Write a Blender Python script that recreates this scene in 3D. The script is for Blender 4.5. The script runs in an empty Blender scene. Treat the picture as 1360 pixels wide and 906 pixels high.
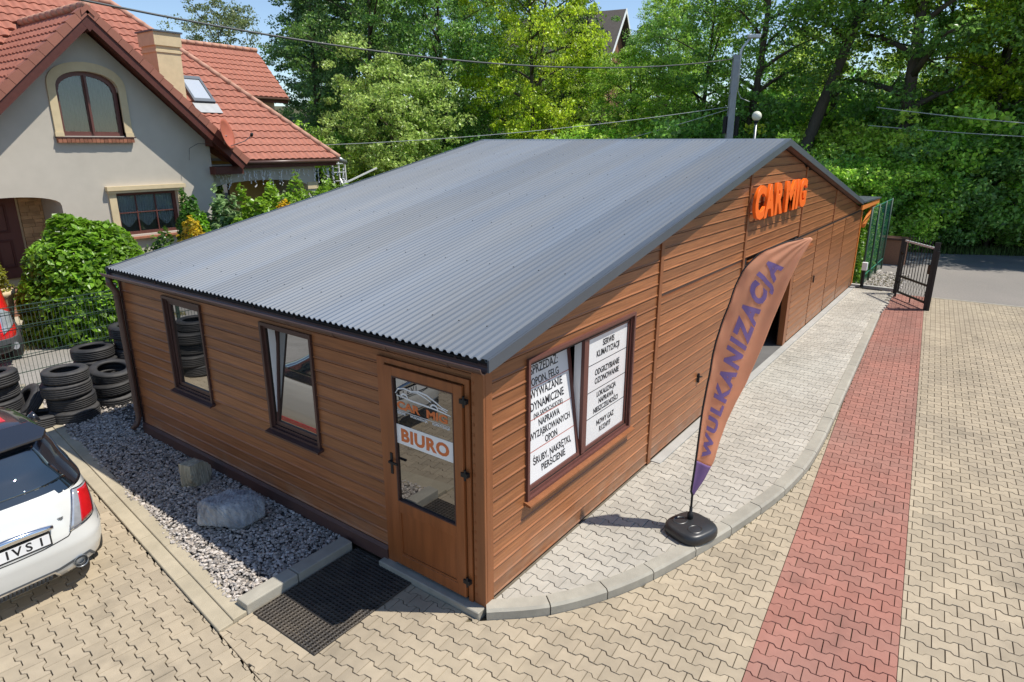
import bpy, bmesh, math, random
import numpy as np
from mathutils import Vector, Matrix
random.seed(7); rng = np.random.default_rng(7)
SC = bpy.context.scene; COL = SC.collection
R_ = math.radians
# ------------------------------------------------------------------ camera
CAMP = np.array([-3.9161, -3.1944, 4.0806])
CF = np.array([0.76945601, 0.56782475, -0.2924252]); CR = np.array([0.59395487, -0.80449805, 0.00071212]); CU = np.array([0.23485114, 0.17423532, 0.95628813])
FPX = 863.62
cd = bpy.data.cameras.new('camera'); cam = bpy.data.objects.new('camera', cd); COL.objects.link(cam)
cd.sensor_width = 36; cd.lens = FPX / 1360 * 36; cd.clip_start = .05; cd.clip_end = 3000
cam.matrix_world = Matrix(((CR[0], CU[0], -CF[0], CAMP[0]), (CR[1], CU[1], -CF[1], CAMP[1]), (CR[2], CU[2], -CF[2], CAMP[2]), (0, 0, 0, 1)))
SC.camera = cam
# ------------------------------------------------------------------ light
SUN_EL = 61.0; SDX, SDY = .565, -.825
W = bpy.data.worlds.new('World'); SC.world = W; W.use_nodes = True
wn = W.node_tree; bg = wn.nodes['Background']
sky = wn.nodes.new('ShaderNodeTexSky'); sky.sky_type = 'NISHITA'; sky.sun_disc = False
sky.sun_elevation = R_(SUN_EL); sky.sun_rotation = math.atan2(SDX, SDY); sky.air_density = 1.0; sky.dust_density = .25; sky.ozone_density = 1.6
wn.links.new(sky.outputs[0], bg.inputs[0]); sky.altitude = 1000; bg.inputs[1].default_value = .145
sd = bpy.data.lights.new('sun', 'SUN'); sd.energy = 4.9; sd.angle = R_(.5); sd.color = (1, .95, .86)
sun = bpy.data.objects.new('sun', sd); COL.objects.link(sun)
ce = math.cos(R_(SUN_EL))
sun.rotation_euler = Vector((SDX * ce, SDY * ce, math.sin(R_(SUN_EL)))).to_track_quat('Z', 'Y').to_euler()
SC.view_settings.view_transform = 'Standard'; SC.view_settings.look = 'None'; SC.view_settings.exposure = .17; SC.view_settings.gamma = 1

# ------------------------------------------------------------------ materials
def srgb(h):
    c = [int(h[i:i + 2], 16) / 255 for i in (0, 2, 4)]
    return tuple(x / 12.92 if x <= .04045 else ((x + .055) / 1.055) ** 2.4 for x in c)
MATS = {}
def M(name, col, rough=.6, var=.15, scale=6., stretch=(1, 1, 1), bump=0., bscale=60., metal=0., spec=.4, island=0., rnd=0., col2=None, c2scale=2., c2amt=.5, objcol=False, trans=0., coat=0., detail=5, space='pos', bstretch=None, dust=None, streak=0.):
    m = bpy.data.materials.new(name); m.use_nodes = True; MATS[name] = m
    nt = m.node_tree; N = nt.nodes; L = nt.links; p = N['Principled BSDF']
    p.inputs['Roughness'].default_value = rough; p.inputs['Metallic'].default_value = metal
    p.inputs['Specular IOR Level'].default_value = spec; p.inputs['Coat Weight'].default_value = coat; p.inputs['Coat Roughness'].default_value = .04
    if space == 'pos': co = N.new('ShaderNodeNewGeometry').outputs['Position']
    else: co = N.new('ShaderNodeTexCoord').outputs['Object']
    def nz(sc, st, det=detail, off=0):
        mp = N.new('ShaderNodeMapping'); mp.inputs['Scale'].default_value = st; mp.inputs['Location'].default_value = (off, off * .7, off * .3)
        L.new(co, mp.inputs[0]); n = N.new('ShaderNodeTexNoise'); n.inputs['Scale'].default_value = sc; n.inputs['Detail'].default_value = det
        L.new(mp.outputs[0], n.inputs[0]); return n.outputs[0]
    def mathn(op, a, b):
        n = N.new('ShaderNodeMath'); n.operation = op
        for i, x in enumerate((a, b)):
            if isinstance(x, (int, float)): n.inputs[i].default_value = x
            else: L.new(x, n.inputs[i])
        return n.outputs[0]
    if objcol:
        base = N.new('ShaderNodeObjectInfo').outputs['Color']
    else:
        rgb = N.new('ShaderNodeRGB'); rgb.outputs[0].default_value = (*col, 1); base = rgb.outputs[0]
    if col2 is not None:
        mx = N.new('ShaderNodeMix'); mx.data_type = 'RGBA'
        r = N.new('ShaderNodeMapRange'); r.inputs[1].default_value = .5 - .18; r.inputs[2].default_value = .5 + .18; r.inputs[4].default_value = c2amt
        L.new(nz(c2scale, (1, 1, 1) if space != 'pos' else stretch, 6, 5.3), r.inputs[0])
        L.new(r.outputs[0], mx.inputs[0]); L.new(base, mx.inputs[6]); mx.inputs[7].default_value = (*col2, 1); base = mx.outputs[2]
    f = mathn('ADD', mathn('MULTIPLY', mathn('SUBTRACT', nz(scale, stretch), .5), var * 3.2), 1.)
    if island:
        g = N.new('ShaderNodeNewGeometry'); f = mathn('MULTIPLY', f, mathn('ADD', mathn('MULTIPLY', mathn('SUBTRACT', g.outputs['Random Per Island'], .5), 2 * island), 1.))
    if streak:    # tyre marks and oil: long soft bands along the driving direction, broken up by blotches
        sr = N.new('ShaderNodeMapRange'); sr.inputs[1].default_value = .50; sr.inputs[2].default_value = .72; sr.inputs[3].default_value = 1; sr.inputs[4].default_value = 1 - streak; L.new(nz(1.0, (.12, 2.1, 1), 3, 3.1), sr.inputs[0])
        sb = N.new('ShaderNodeMapRange'); sb.inputs[1].default_value = .62; sb.inputs[2].default_value = .74; sb.inputs[3].default_value = 1; sb.inputs[4].default_value = 1 - streak * 1.3; L.new(nz(1.7, (1, 1, 1), 5, 7.7), sb.inputs[0])
        f = mathn('MULTIPLY', mathn('MULTIPLY', f, sr.outputs[0]), sb.outputs[0])
    if rnd:
        oi = N.new('ShaderNodeObjectInfo'); f = mathn('MULTIPLY', f, mathn('ADD', mathn('MULTIPLY', mathn('SUBTRACT', oi.outputs['Random'], .5), 2 * rnd), 1.))
    if dust:      # pale splashed dirt in patches along the foot of a wall
        sp = N.new('ShaderNodeSeparateXYZ'); L.new(N.new('ShaderNodeNewGeometry').outputs['Position'], sp.inputs[0])
        hz = N.new('ShaderNodeMapRange'); hz.inputs[1].default_value = dust[1]; hz.inputs[2].default_value = 0.; hz.inputs[3].default_value = 0; hz.inputs[4].default_value = 1; L.new(sp.outputs[2], hz.inputs[0])
        pn = N.new('ShaderNodeMapRange'); pn.inputs[1].default_value = .35; pn.inputs[2].default_value = .7; L.new(nz(5, (1, 1, 1), 6, 9.1), pn.inputs[0])
        dm = N.new('ShaderNodeMix'); dm.data_type = 'RGBA'; L.new(mathn('MULTIPLY', mathn('MULTIPLY', hz.outputs[0], pn.outputs[0]), dust[0]), dm.inputs[0]); L.new(base, dm.inputs[6]); dm.inputs[7].default_value = (.30, .25, .19, 1); base = dm.outputs[2]
    vm = N.new('ShaderNodeVectorMath'); vm.operation = 'SCALE'; L.new(base, vm.inputs[0]); L.new(f, vm.inputs['Scale'])
    L.new(vm.outputs[0], p.inputs['Base Color'])
    if bump:
        b = N.new('ShaderNodeBump'); b.inputs['Strength'].default_value = bump; b.inputs['Distance'].default_value = .01
        L.new(nz(bscale, bstretch or stretch, 4, 1.7), b.inputs['Height']); L.new(b.outputs[0], p.inputs['Normal'])
    if trans:
        t = N.new('ShaderNodeBsdfTranslucent'); L.new(vm.outputs[0], t.inputs[0]); mx = N.new('ShaderNodeMixShader'); mx.inputs[0].default_value = trans
        L.new(p.outputs[0], mx.inputs[1]); L.new(t.outputs[0], mx.inputs[2]); L.new(mx.outputs[0], N['Material Output'].inputs[0])
    return m
def glass(name, dark, refl, clear=0., rough=.01):
    m = bpy.data.materials.new(name); m.use_nodes = True; MATS[name] = m; nt = m.node_tree; N = nt.nodes; L = nt.links
    N.remove(N['Principled BSDF'])
    d = N.new('ShaderNodeBsdfDiffuse'); d.inputs[0].default_value = (*dark, 1)
    t = N.new('ShaderNodeBsdfTransparent'); t.inputs[0].default_value = (.95, .97, .97, 1)
    g = N.new('ShaderNodeBsdfGlossy'); g.inputs['Roughness'].default_value = rough
    a = N.new('ShaderNodeMixShader'); a.inputs[0].default_value = clear; L.new(d.outputs[0], a.inputs[1]); L.new(t.outputs[0], a.inputs[2])
    fr = N.new('ShaderNodeFresnel'); fr.inputs[0].default_value = 1.5
    ad = N.new('ShaderNodeMath'); ad.operation = 'ADD'; ad.use_clamp = True; ad.inputs[1].default_value = refl; L.new(fr.outputs[0], ad.inputs[0])
    b = N.new('ShaderNodeMixShader'); L.new(ad.outputs[0], b.inputs[0]); L.new(a.outputs[0], b.inputs[1]); L.new(g.outputs[0], b.inputs[2])
    L.new(b.outputs[0], N['Material Output'].inputs[0]); return m

M('wood', (.335, .132, .050), .36, .27, 2.6, (.8, .8, 22), .05, 3, rnd=.17, col2=(.12, .040, .016), c2scale=2.6, c2amt=.48, spec=.4, detail=8, dust=(.45, .40))
M('wood_trim', (.27, .098, .036), .42, .16, 3, (8, 8, .7), .04, 4, rnd=.05, col2=(.17, .06, .02), c2scale=1.5, c2amt=.4)
M('wood_door', (.30, .098, .030), .4, .2, 2.2, (9, 9, .8), .03, 4, col2=(.19, .06, .018), c2scale=1.2, c2amt=.5)
M('wood_panel', (.28, .088, .026), .4, .22, 1.7, (1, 1, 10), .03, 4, col2=(.17, .05, .015), c2scale=1.4, c2amt=.6)
M('wood_orange', (.62, .20, .035), .5, .12, 3, (2, 2, 8))
M('mahogany', (.13, .05, .04), .4, .12, 4, (6, 6, .8), rnd=.05)
M('frame_brown', (.075, .036, .030), .4, .12, 4)
M('plinth', (.085, .042, .036), .55, .15, 5, col2=(.14, .08, .06), c2amt=.3)
M('roof_metal', (.12, .148, .19), .54, .12, 1.0, (.22, 2.6, 1), metal=.0, spec=.42, rnd=.2, col2=(.165, .165, .16), c2scale=.9, c2amt=.45)
M('roof_trim', (.10, .115, .135), .4, .08, 2, metal=.3)
M('black', (.012, .012, .013), .6, .1)
M('gutter', (.10, .055, .042), .35, .12, 3, spec=.5)
M('core', (.02, .012, .009), .8, .1)
M('interior', (.04, .04, .042), .85, .1)
M('floor_in', (.13, .125, .12), .8, .2, 2)
M('paver_beige', (.425, .35, .245), .85, .10, 9, bump=.25, bscale=160, island=.10, rnd=.10, col2=(.30, .25, .185), c2scale=.9, c2amt=.6, streak=.16)
M('paver_red', (.34, .145, .108), .85, .10, 9, bump=.25, bscale=160, island=.10, rnd=.10, col2=(.30, .165, .13), c2scale=1.1, c2amt=.7, streak=.14)
M('paver_grey', (.385, .355, .30), .85, .10, 9, bump=.25, bscale=160, island=.09, rnd=.09, col2=(.50, .475, .415), c2scale=.8, c2amt=.6, streak=.12)
M('bedding', (.10, .075, .045), .95, .3, 12, col2=(.07, .075, .03), c2scale=3, c2amt=.6)
M('bedding_light', (.16, .135, .10), .95, .3, 12)
M('kerb', (.37, .345, .285), .88, .12, 8, bump=.3, bscale=120, rnd=.07, col2=(.24, .22, .185), c2scale=3, c2amt=.45)
M('kerb_beige', (.44, .38, .275), .88, .10, 8, bump=.3, bscale=120, rnd=.06, col2=(.31, .27, .19), c2scale=2, c2amt=.5)
M('concrete', (.42, .41, .38), .9, .1, 5, bump=.2, bscale=90, col2=(.28, .27, .25), c2scale=2, c2amt=.4)
M('asphalt', (.25, .225, .20), .95, .14, 20, bump=.4, bscale=180, col2=(.19, .175, .16), c2scale=.45, c2amt=.6)
M('road', (.15, .148, .145), .9, .12, 16, bump=.3, bscale=150, col2=(.07, .07, .07), c2scale=.6)
M('soil', (.10, .085, .055), .95, .3, 3, bump=.5, bscale=25, col2=(.06, .085, .025), c2scale=.8, c2amt=.9)
M('drive', (.30, .28, .25), .95, .2, 14, bump=.5, bscale=60, col2=(.21, .195, .17), c2scale=1.2, c2amt=.6)
M('gravel', (.40, .375, .35), .8, .1, 30, island=.55, col2=(.36, .27, .19), c2scale=18, c2amt=.5)
M('gravel_bed', (.09, .085, .08), .95, .3, 40)
M('rubber', (.028, .028, .03), .62, .25, 14, bump=.3, bscale=90, col2=(.075, .068, .06), c2scale=4, c2amt=.6, space='obj', rnd=.35)
M('mat_rubber', (.036, .031, .027), .6, .3, 9, col2=(.10, .078, .055), c2scale=5, c2amt=.6)
M('grass', (.075, .12, .025), .9, .3, 30, island=.4)
M('grass_dry', (.20, .18, .07), .9, .3, 20, island=.4)
M('leaf', (.07, .13, .02), .38, .2, .9, island=.6, objcol=True, trans=.5, spec=.7, detail=2)
M('bark', (.085, .068, .05), .9, .3, 5, (4, 4, .8), .6, 12, space='obj')
M('render_white', (.52, .475, .405), .9, .05, 3, bump=.15, bscale=150, col2=(.44, .40, .335), c2scale=.7, c2amt=.5)
M('sandstone', (.62, .50, .31), .85, .1, 5, bump=.15, bscale=90)
M('yellow_lit_render', (.55, .36, .14), .9, .08, 4)  # yellow light on the porch back wall, put into its colour
M('tile', (.345, .128, .085), .6, .20, 5, island=.07, col2=(.37, .15, .105), c2scale=1.2, c2amt=.5, spec=.3)
M('tile_edge', (.31, .12, .08), .6, .12, 2, rnd=.12)
M('ridge', (.50, .27, .19), .7, .15, 3, rnd=.10)
M('eaves_wood', (.095, .026, .018), .55, .18, 3, (3, 3, 3), rnd=.06)
M('brick', (.30, .12, .07), .85, .2, 8, rnd=.25)
M('stone_clad', (.45, .29, .15), .85, .2, 6, rnd=.25, bump=.4, bscale=40)
M('curtain', (.78, .79, .77), .9, .08, 3)
M('curtain_dark', (.07, .10, .10), .9, .1, 3)
M('white', (.80, .80, .80), .45, .03)
M('poster', (.72, .725, .73), .12, .05, 1.5, spec=.5)
M('ink', (.012, .012, .016), .5, .0)
M('red_line', (.55, .12, .07), .5, .0)
M('orange_sign', (.95, .155, .012), .38, .03)
M('orange_print', (.62, .16, .045), .5, .05)
M('logo_white', (.72, .73, .75), .5, .02)
M('flag', (.95, .58, .38), .75, .08, 5, trans=.6, bump=.08, bscale=200, col2=(.88, .50, .31), c2scale=2, c2amt=.5)
M('flag_purple', (.22, .13, .30), .75, .1, 6, trans=.2)
M('flag_print', (.21, .13, .31), .75, .1, 6)
M('plastic_black', (.025, .026, .028), .38, .12, 8, spec=.5)
M('steel', (.30, .31, .32), .4, .1, 5, metal=.7)
M('steel_white', (.62, .63, .64), .45, .08, 5, metal=.2)
M('gate_black', (.014, .014, .016), .4, .1)
M('pole_conc', (.33, .34, .35), .85, .12, 5, (3, 3, 1), .2, 30)
M('cable', (.08, .085, .085), .5, .05)
M('cable_light', (.42, .45, .44), .5, .05)
M('globe', (.78, .76, .62), .35, .03)
M('fence_green', (.05, .085, .065), .5, .1)
M('post_green', (.01, .27, .075), .4, .08)
M('netting', (.02, .17, .11), .8, .1, 9)
M('car_white', (.64, .64, .61), .25, .015, 2, coat=1, spec=.5)
M('car_black', (.016, .017, .022), .22, .05, 2, coat=1, spec=.5)
M('car_red', (.62, .012, .014), .28, .03, 2, coat=1)
M('stripe_red', (.62, .02, .045), .3, .03, coat=1)
M('bumper_grey', (.075, .08, .085), .5, .06)
M('chrome', (.75, .76, .78), .10, .02, metal=1)
M('lamp_red', (.50, .008, .012), .12, .15, 14, coat=1)
M('lamp_clear', (.45, .47, .50), .10, .2, 18, metal=.4, coat=1)
M('rock', (.21, .22, .235), .8, .5, 2.6, (7, 7, 1.), .9, 6, col2=(.42, .42, .41), c2scale=3.5, c2amt=.9, space='obj', detail=8)
M('stump_stone', (.46, .43, .32), .9, .5, 6, (7, 7, .4), 1., 7, col2=(.14, .13, .10), c2scale=3, c2amt=.6)
M('dish', (.44, .13, .085), .5, .06)
M('bulb', (.75, .76, .80), .3, .0)
M('deck_wood', (.23, .11, .065), .75, .2, 3, (1, 8, 8))
M('flower', (.75, .50, .02), .6, .2, island=.3)
M('hill_roof', (.12, .10, .085), .85, .15, 4)
glass('win_glass', (.015, .017, .018), .42)
glass('door_glass', (.012, .012, .013), .20)
glass('clear_glass', (.03, .045, .05), .03, .85)
glass('sky_reflection_glass', (.62, .66, .70), .35)  # pale body colour stands in for bright sky reflected in the skylight
glass('car_glass', (.008, .016, .022), .16)

# ------------------------------------------------------------------ mesh helpers
class MB:
    def __init__(s): s.v = []; s.f = []; s.mi = []; s.cur = 0
    def add(s, vs, fs):
        o = len(s.v); s.v.extend([tuple(map(float, p)) for p in vs])
        for f in fs: s.f.append(tuple(i + o for i in f)); s.mi.append(s.cur)
        return s
    def box(s, x0, x1, y0, y1, z0, z1):
        x0, x1 = sorted((x0, x1)); y0, y1 = sorted((y0, y1)); z0, z1 = sorted((z0, z1))
        return s.add([(x0, y0, z0), (x1, y0, z0), (x1, y1, z0), (x0, y1, z0), (x0, y0, z1), (x1, y0, z1), (x1, y1, z1), (x0, y1, z1)],
                     [(0, 3, 2, 1), (4, 5, 6, 7), (0, 1, 5, 4), (1, 2, 6, 5), (2, 3, 7, 6), (3, 0, 4, 7)])
    def bar(s, p, q, w, h=None, up=(0, 0, 1)):
        h = h or w; p = Vector(p); q = Vector(q); d = (q - p).normalized(); u = Vector(up)
        if abs(d.dot(u)) > .98: u = Vector((1, 0, 0))
        a = d.cross(u).normalized() * (w / 2); b = a.cross(d).normalized() * (h / 2)
        vs = [p - a - b, p + a - b, p + a + b, p - a + b, q - a - b, q + a - b, q + a + b, q - a + b]
        return s.add(vs, [(3, 2, 1, 0), (4, 5, 6, 7), (0, 1, 5, 4), (1, 2, 6, 5), (2, 3, 7, 6), (3, 0, 4, 7)])
    def tube(s, pts, r, n=8, cap=True):
        pts = [Vector(p) for p in pts]; rs = r if hasattr(r, '__len__') else [r] * len(pts); rings = []
        prev = None
        for i, p in enumerate(pts):
            d = (pts[min(i + 1, len(pts) - 1)] - pts[max(i - 1, 0)]).normalized()
            if prev is None:
                u = Vector((0, 0, 1)) if abs(d.z) < .95 else Vector((1, 0, 0)); a = d.cross(u).normalized()
            else: a = (prev - d * prev.dot(d)).normalized()
            prev = a; b = d.cross(a)
            rings.append([p + (a * math.cos(t) + b * math.sin(t)) * rs[i] for t in [2 * math.pi * k / n for k in range(n)]])
        vs = [p for g in rings for p in g]; fs = []
        for i in range(len(pts) - 1):
            for k in range(n): fs.append((i * n + k, i * n + (k + 1) % n, (i + 1) * n + (k + 1) % n, (i + 1) * n + k))
        if cap: fs.append(tuple(range(n - 1, -1, -1))); fs.append(tuple((len(pts) - 1) * n + k for k in range(n)))
        return s.add(vs, fs)
    def lathe(s, prof, c=(0, 0, 0), n=24, cap=True, ax='z'):
        vs = []
        for r, z in prof:
            for k in range(n):
                t = 2 * math.pi * k / n; p = (r * math.cos(t), r * math.sin(t), z)
                if ax == 'y': p = (p[0], z, p[1])
                if ax == 'x': p = (z, p[0], p[1])
                vs.append((p[0] + c[0], p[1] + c[1], p[2] + c[2]))
        fs = [(i * n + k, i * n + (k + 1) % n, (i + 1) * n + (k + 1) % n, (i + 1) * n + k) for i in range(len(prof) - 1) for k in range(n)]
        if cap: fs.append(tuple(range(n - 1, -1, -1))); fs.append(tuple((len(prof) - 1) * n + k for k in range(n)))
        return s.add(vs, fs)
    def prism(s, poly, f0, f1):   # poly list of 2d points, f0/f1 map a 2d point to 3d
        n = len(poly)
        return s.add([f0(p) for p in poly] + [f1(p) for p in poly], [tuple(range(n - 1, -1, -1)), tuple(range(n, 2 * n))] + [(k, (k + 1) % n, n + (k + 1) % n, n + k) for k in range(n)])
    def mesh(s, name, mats, smooth=False, fix=True):
        me = bpy.data.meshes.new(name); me.from_pydata(s.v, [], s.f)
        for m in (mats if isinstance(mats, (list, tuple)) else [mats]): me.materials.append(MATS[m] if isinstance(m, str) else m)
        if any(s.mi): me.polygons.foreach_set('material_index', s.mi)
        if fix:
            b = bmesh.new(); b.from_mesh(me); bmesh.ops.recalc_face_normals(b, faces=b.faces); b.to_mesh(me); b.free()
        if smooth: me.shade_smooth() if hasattr(me, 'shade_smooth') else None
        me.update(); return me
def put(name, data, parent=None, label=None, cat=None, group=None, kind=None, loc=None, rz=0):
    o = bpy.data.objects.new(name, data); COL.objects.link(o)
    if parent is not None: o.parent = parent
    if loc is not None: o.location = loc
    if rz: o.rotation_euler.z = rz
    for k, v in (('label', label), ('category', cat), ('group', group), ('kind', kind)):
        if v: o[k] = v
    return o
def B(name, mb, mat, parent=None, smooth=False, fix=True, **k): return put(name, mb.mesh(name, mat, smooth, fix), parent, **k)
def T(name, label, cat, loc=(0, 0, 0), rz=0, group=None): return put(name, None, None, label, cat, group, None, loc, rz)
def tag(o, label=None, cat=None, group=None):
    for k, v in (('label', label), ('category', cat), ('group', group)):
        if v: o[k] = v
    return o
def kids(o): return [c for c in bpy.data.objects if c.parent == o]
def copy_tree(o, loc=None, rz=None, label=None, scale=None, parent=None):
    ch = list(o.children)
    c = o.copy(); COL.objects.link(c)
    if parent is not None: c.parent = parent
    if loc is not None: c.location = loc
    if rz is not None: c.rotation_euler = (0, 0, rz)
    if scale is not None: c.scale = scale if hasattr(scale, '__len__') else (scale,) * 3
    if label: c['label'] = label
    for k in ch: copy_tree(k, parent=c)
    return c
def bevel(o, w=.01, seg=2):
    b = bmesh.new(); b.from_mesh(o.data); bmesh.ops.bevel(b, geom=b.edges[:], offset=w, segments=seg, affect='EDGES', profile=.5); b.to_mesh(o.data); b.free(); return o
def cut(o, cutters):
    for c in cutters:
        m = o.modifiers.new('b', 'BOOLEAN'); m.operation = 'DIFFERENCE'; m.solver = 'EXACT'; m.object = c
    bpy.context.view_layer.update()
    dg = bpy.context.evaluated_depsgraph_get(); me = bpy.data.meshes.new_from_object(o.evaluated_get(dg)); o.modifiers.clear(); o.data = me
    for c in cutters: bpy.data.objects.remove(c)
    return o
def font_mesh(s, size, bold=0., ext=.0015, spacing=1., name='lettering', bev=0.):
    c = bpy.data.curves.new(name, 'FONT'); c.body = s; c.size = size; c.align_x = 'CENTER'; c.extrude = ext; c.offset = bold; c.space_character = spacing; c.resolution_u = 3; c.bevel_depth = bev
    o = bpy.data.objects.new(name, c); COL.objects.link(o); bpy.context.view_layer.update(); me = bpy.data.meshes.new_from_object(o.evaluated_get(bpy.context.evaluated_depsgraph_get()))
    bpy.data.objects.remove(o); bpy.data.curves.remove(c); me.name = name; return me
def text(parent, s, org, right, up, size, mat, wmax=None, bold=0., ext=.0015, align='CENTER', name='lettering', spacing=1., squeeze=1.):
    me = font_mesh(s, size, bold, ext, spacing, name); me.materials.append(MATS[mat])
    co = np.array([v.co[:] for v in me.vertices]); x0, x1 = co[:, 0].min(), co[:, 0].max(); sx = squeeze
    if wmax: sx = min(squeeze, wmax / (x1 - x0))
    co[:, 0] = (co[:, 0] - ((x0 + x1) / 2 if align == 'CENTER' else x0)) * sx; me.vertices.foreach_set('co', co.astype(np.float32).ravel()); me.update()
    r = Vector(right).normalized(); u = Vector(up).normalized(); n = r.cross(u); o = put(name, me, parent)
    o.matrix_local = Matrix(((r.x, u.x, n.x, org[0]), (r.y, u.y, n.y, org[1]), (r.z, u.z, n.z, org[2]), (0, 0, 0, 1)))
    return o
def npmesh(name, V, quads, mat, smooth=False, k=4):
    me = bpy.data.meshes.new(name); V = np.asarray(V, np.float32); quads = np.asarray(quads, np.int32)
    me.vertices.add(len(V)); me.vertices.foreach_set('co', V.ravel())
    me.loops.add(quads.size); me.loops.foreach_set('vertex_index', quads.ravel())
    me.polygons.add(len(quads)); me.polygons.foreach_set('loop_start', np.arange(0, quads.size, k, dtype=np.int32))
    me.materials.append(MATS[mat] if isinstance(mat, str) else mat); me.update(calc_edges=True); me.validate()
    me.shade_smooth() if smooth else me.shade_flat()
    return me
def sample_poly(n, x0, x1, y0, y1): return np.c_[rng.uniform(x0, x1, n), rng.uniform(y0, y1, n)]
def inpoly(P, poly):
    P = np.asarray(P); x, y = P[:, 0], P[:, 1]; r = np.zeros(len(P), bool); n = len(poly)
    for i in range(n):
        x1, y1 = poly[i]; x2, y2 = poly[(i + 1) % n]
        c = ((y1 > y) != (y2 > y)); xi = (x2 - x1) * (y - y1) / ((y2 - y1) or 1e-9) + x1
        r ^= c & (x < xi)
    return r
def view_px(P):
    d = np.asarray(P, float) - CAMP; z = d @ CF; z = np.where(z > .1, z, .1)
    return 680 + FPX * (d @ CR) / z, 453 - FPX * (d @ CU) / z, d @ CF

# ================================================================== GROUND
YZ = -.09
def sheet(name, poly, z, mat, kind='structure', parent=None, **k):
    mb = MB(); mb.add([(x, y, z) for x, y in poly], [tuple(range(len(poly)))])
    return B(name, mb, mat, parent, kind=kind, fix=False, **k)
# terrain: flat round the yard, a hill far behind
def hillz(x, y):
    t = np.clip((x * .85 + y * .53 - 40) / 28, 0, 1); return -.16 + 8.0 * t * t * (3 - 2 * t) * np.clip((y - 5) / 18, 0, 1)
gx = np.r_[-400, -200, -100, -50, np.arange(-20, 120, 4), 160, 240, 400.]; gy = np.r_[-400, -200, -100, -50, np.arange(-20, 120, 4), 160, 240, 400.]
XX, YY = np.meshgrid(gx, gy); V = np.c_[XX.ravel(), YY.ravel(), hillz(XX, YY).ravel()]
nx = len(gx); q = [(j * nx + i, j * nx + i + 1, (j + 1) * nx + i + 1, (j + 1) * nx + i) for j in range(len(gy) - 1) for i in range(nx - 1)]
put('ground', npmesh('ground', V, q, 'soil', True), kind='structure')

# kerb line of the walkway
KO = [(-.09, -.08), (.37, -.55), (1.09, -.96), (2.05, -1.28), (3.04, -1.53), (4.04, -1.70), (5.36, -1.745), (8.57, -1.58), (14.11, -1.26)]
def smooth_line(P, step):
    P = [Vector((*p, 0)) for p in P]; out = []
    for i in range(len(P) - 1):
        a, b, c, d = P[max(i - 1, 0)], P[i], P[i + 1], P[min(i + 2, len(P) - 1)]; n = 24
        for k in range(n):
            t = k / n; out.append(.5 * ((2 * b) + (c - a) * t + (2 * a - 5 * b + 4 * c - d) * t * t + (3 * b - a - 3 * c + d) * t ** 3))
    out.append(P[-1]); res = [out[0]]; acc = 0
    for i in range(1, len(out)):
        acc += (out[i] - out[i - 1]).length
        if acc >= step: res.append(out[i]); acc = 0
    if (res[-1] - out[-1]).length > step * .3: res.append(out[-1])
    return res
kl = smooth_line(KO, .1)
def offs(line, i, d):
    t = (line[min(i + 1, len(line) - 1)] - line[max(i - 1, 0)]).normalized(); return line[i] + Vector((-t.y, t.x, 0)) * d
kerb = put('kerb', None, kind='structure')
i = 0; slen = 5
while i < len(kl) - 1:
    j = min(i + slen, len(kl) - 1); mb = MB(); zt = .012
    ring = []
    for k in range(i, j + 1):
        t = (kl[min(k + 1, len(kl) - 1)] - kl[max(k - 1, 0)]).normalized()
        sh = t * (.006 if k == i else (-.006 if k == j else 0))
        jj = rng.normal(0, .0015)
        o = offs(kl, k, 0) + sh; o2 = offs(kl, k, .025) + sh; a = offs(kl, k, .15) + sh
        ring.append([(o.x, o.y, -.2), (o.x, o.y, zt - .022), (o2.x, o2.y, zt + jj), (a.x, a.y, zt + jj), (a.x, a.y, -.2)])
    vs = [p for r in ring for p in r]; m = len(ring)
    fs = [(r * 5 + a, r * 5 + a + 1, (r + 1) * 5 + a + 1, (r + 1) * 5 + a) for r in range(m - 1) for a in range(4)] + [(0, 1, 2, 3, 4), tuple((m - 1) * 5 + a for a in range(5))]
    mb.add(vs, fs); B('kerb_stone', mb, 'kerb', kerb); i = j
    if i > 60: slen = 8

# interlocking pavers
PL, PW = .2, .1425
def paver_outline(amp=.0165, gap=.0045):
    L = PL; s = np.array([0, .185, .315, .685, .815, 1.]) * L; t = np.array([1, 1, -1, -1, 1, 1.])
    lo = [(a, -amp * b) for a, b in zip(s, t)]; hi = [(a, PW + amp * b) for a, b in zip(s, t)]
    return np.array(lo + hi[::-1]) - np.array([L / 2, PW / 2])
def inset(o, d):
    n = len(o); r = []
    for i in range(n):
        a = o[i] - o[i - 1]; b = o[(i + 1) % n] - o[i]; na = np.array([-a[1], a[0]]) / np.hypot(*a); nb = np.array([-b[1], b[0]]) / np.hypot(*b)
        m = na + nb; m /= max(.3, m @ m) / 1.0; r.append(o[i] + m * d)
    return np.array(r)
OUT = inset(paver_outline(), .0056); INN = inset(OUT, .005)
NP = len(OUT)
PV = np.r_[np.c_[INN, np.zeros(NP)], np.c_[OUT, np.full(NP, -.007)], np.c_[OUT, np.full(NP, -.045)]]
PF_side = [(r * NP + k, (r + 1) * NP + k, (r + 1) * NP + (k + 1) % NP, r * NP + (k + 1) % NP) for r in (0, 1) for k in range(NP)]
def lattice(rot, org, x0, x1, y0, y1):
    # rows along the local v axis (paver length along v), stacked along u
    c, s = math.cos(rot), math.sin(rot)
    u = np.array([c, s]); v = np.array([-s, c]); out = []
    cs = np.array([[x0, y0], [x1, y0], [x0, y1], [x1, y1]]) - org; us = cs @ u; vs = cs @ v
    for i in range(int(us.min() / PW) - 1, int(us.max() / PW) + 2):
        for j in range(int(vs.min() / PL) - 1, int(vs.max() / PL) + 2):
            out.append(org + u * (i * PW) + v * ((j + .5 * (i % 2)) * PL))
    return np.array(out), u, v
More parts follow.
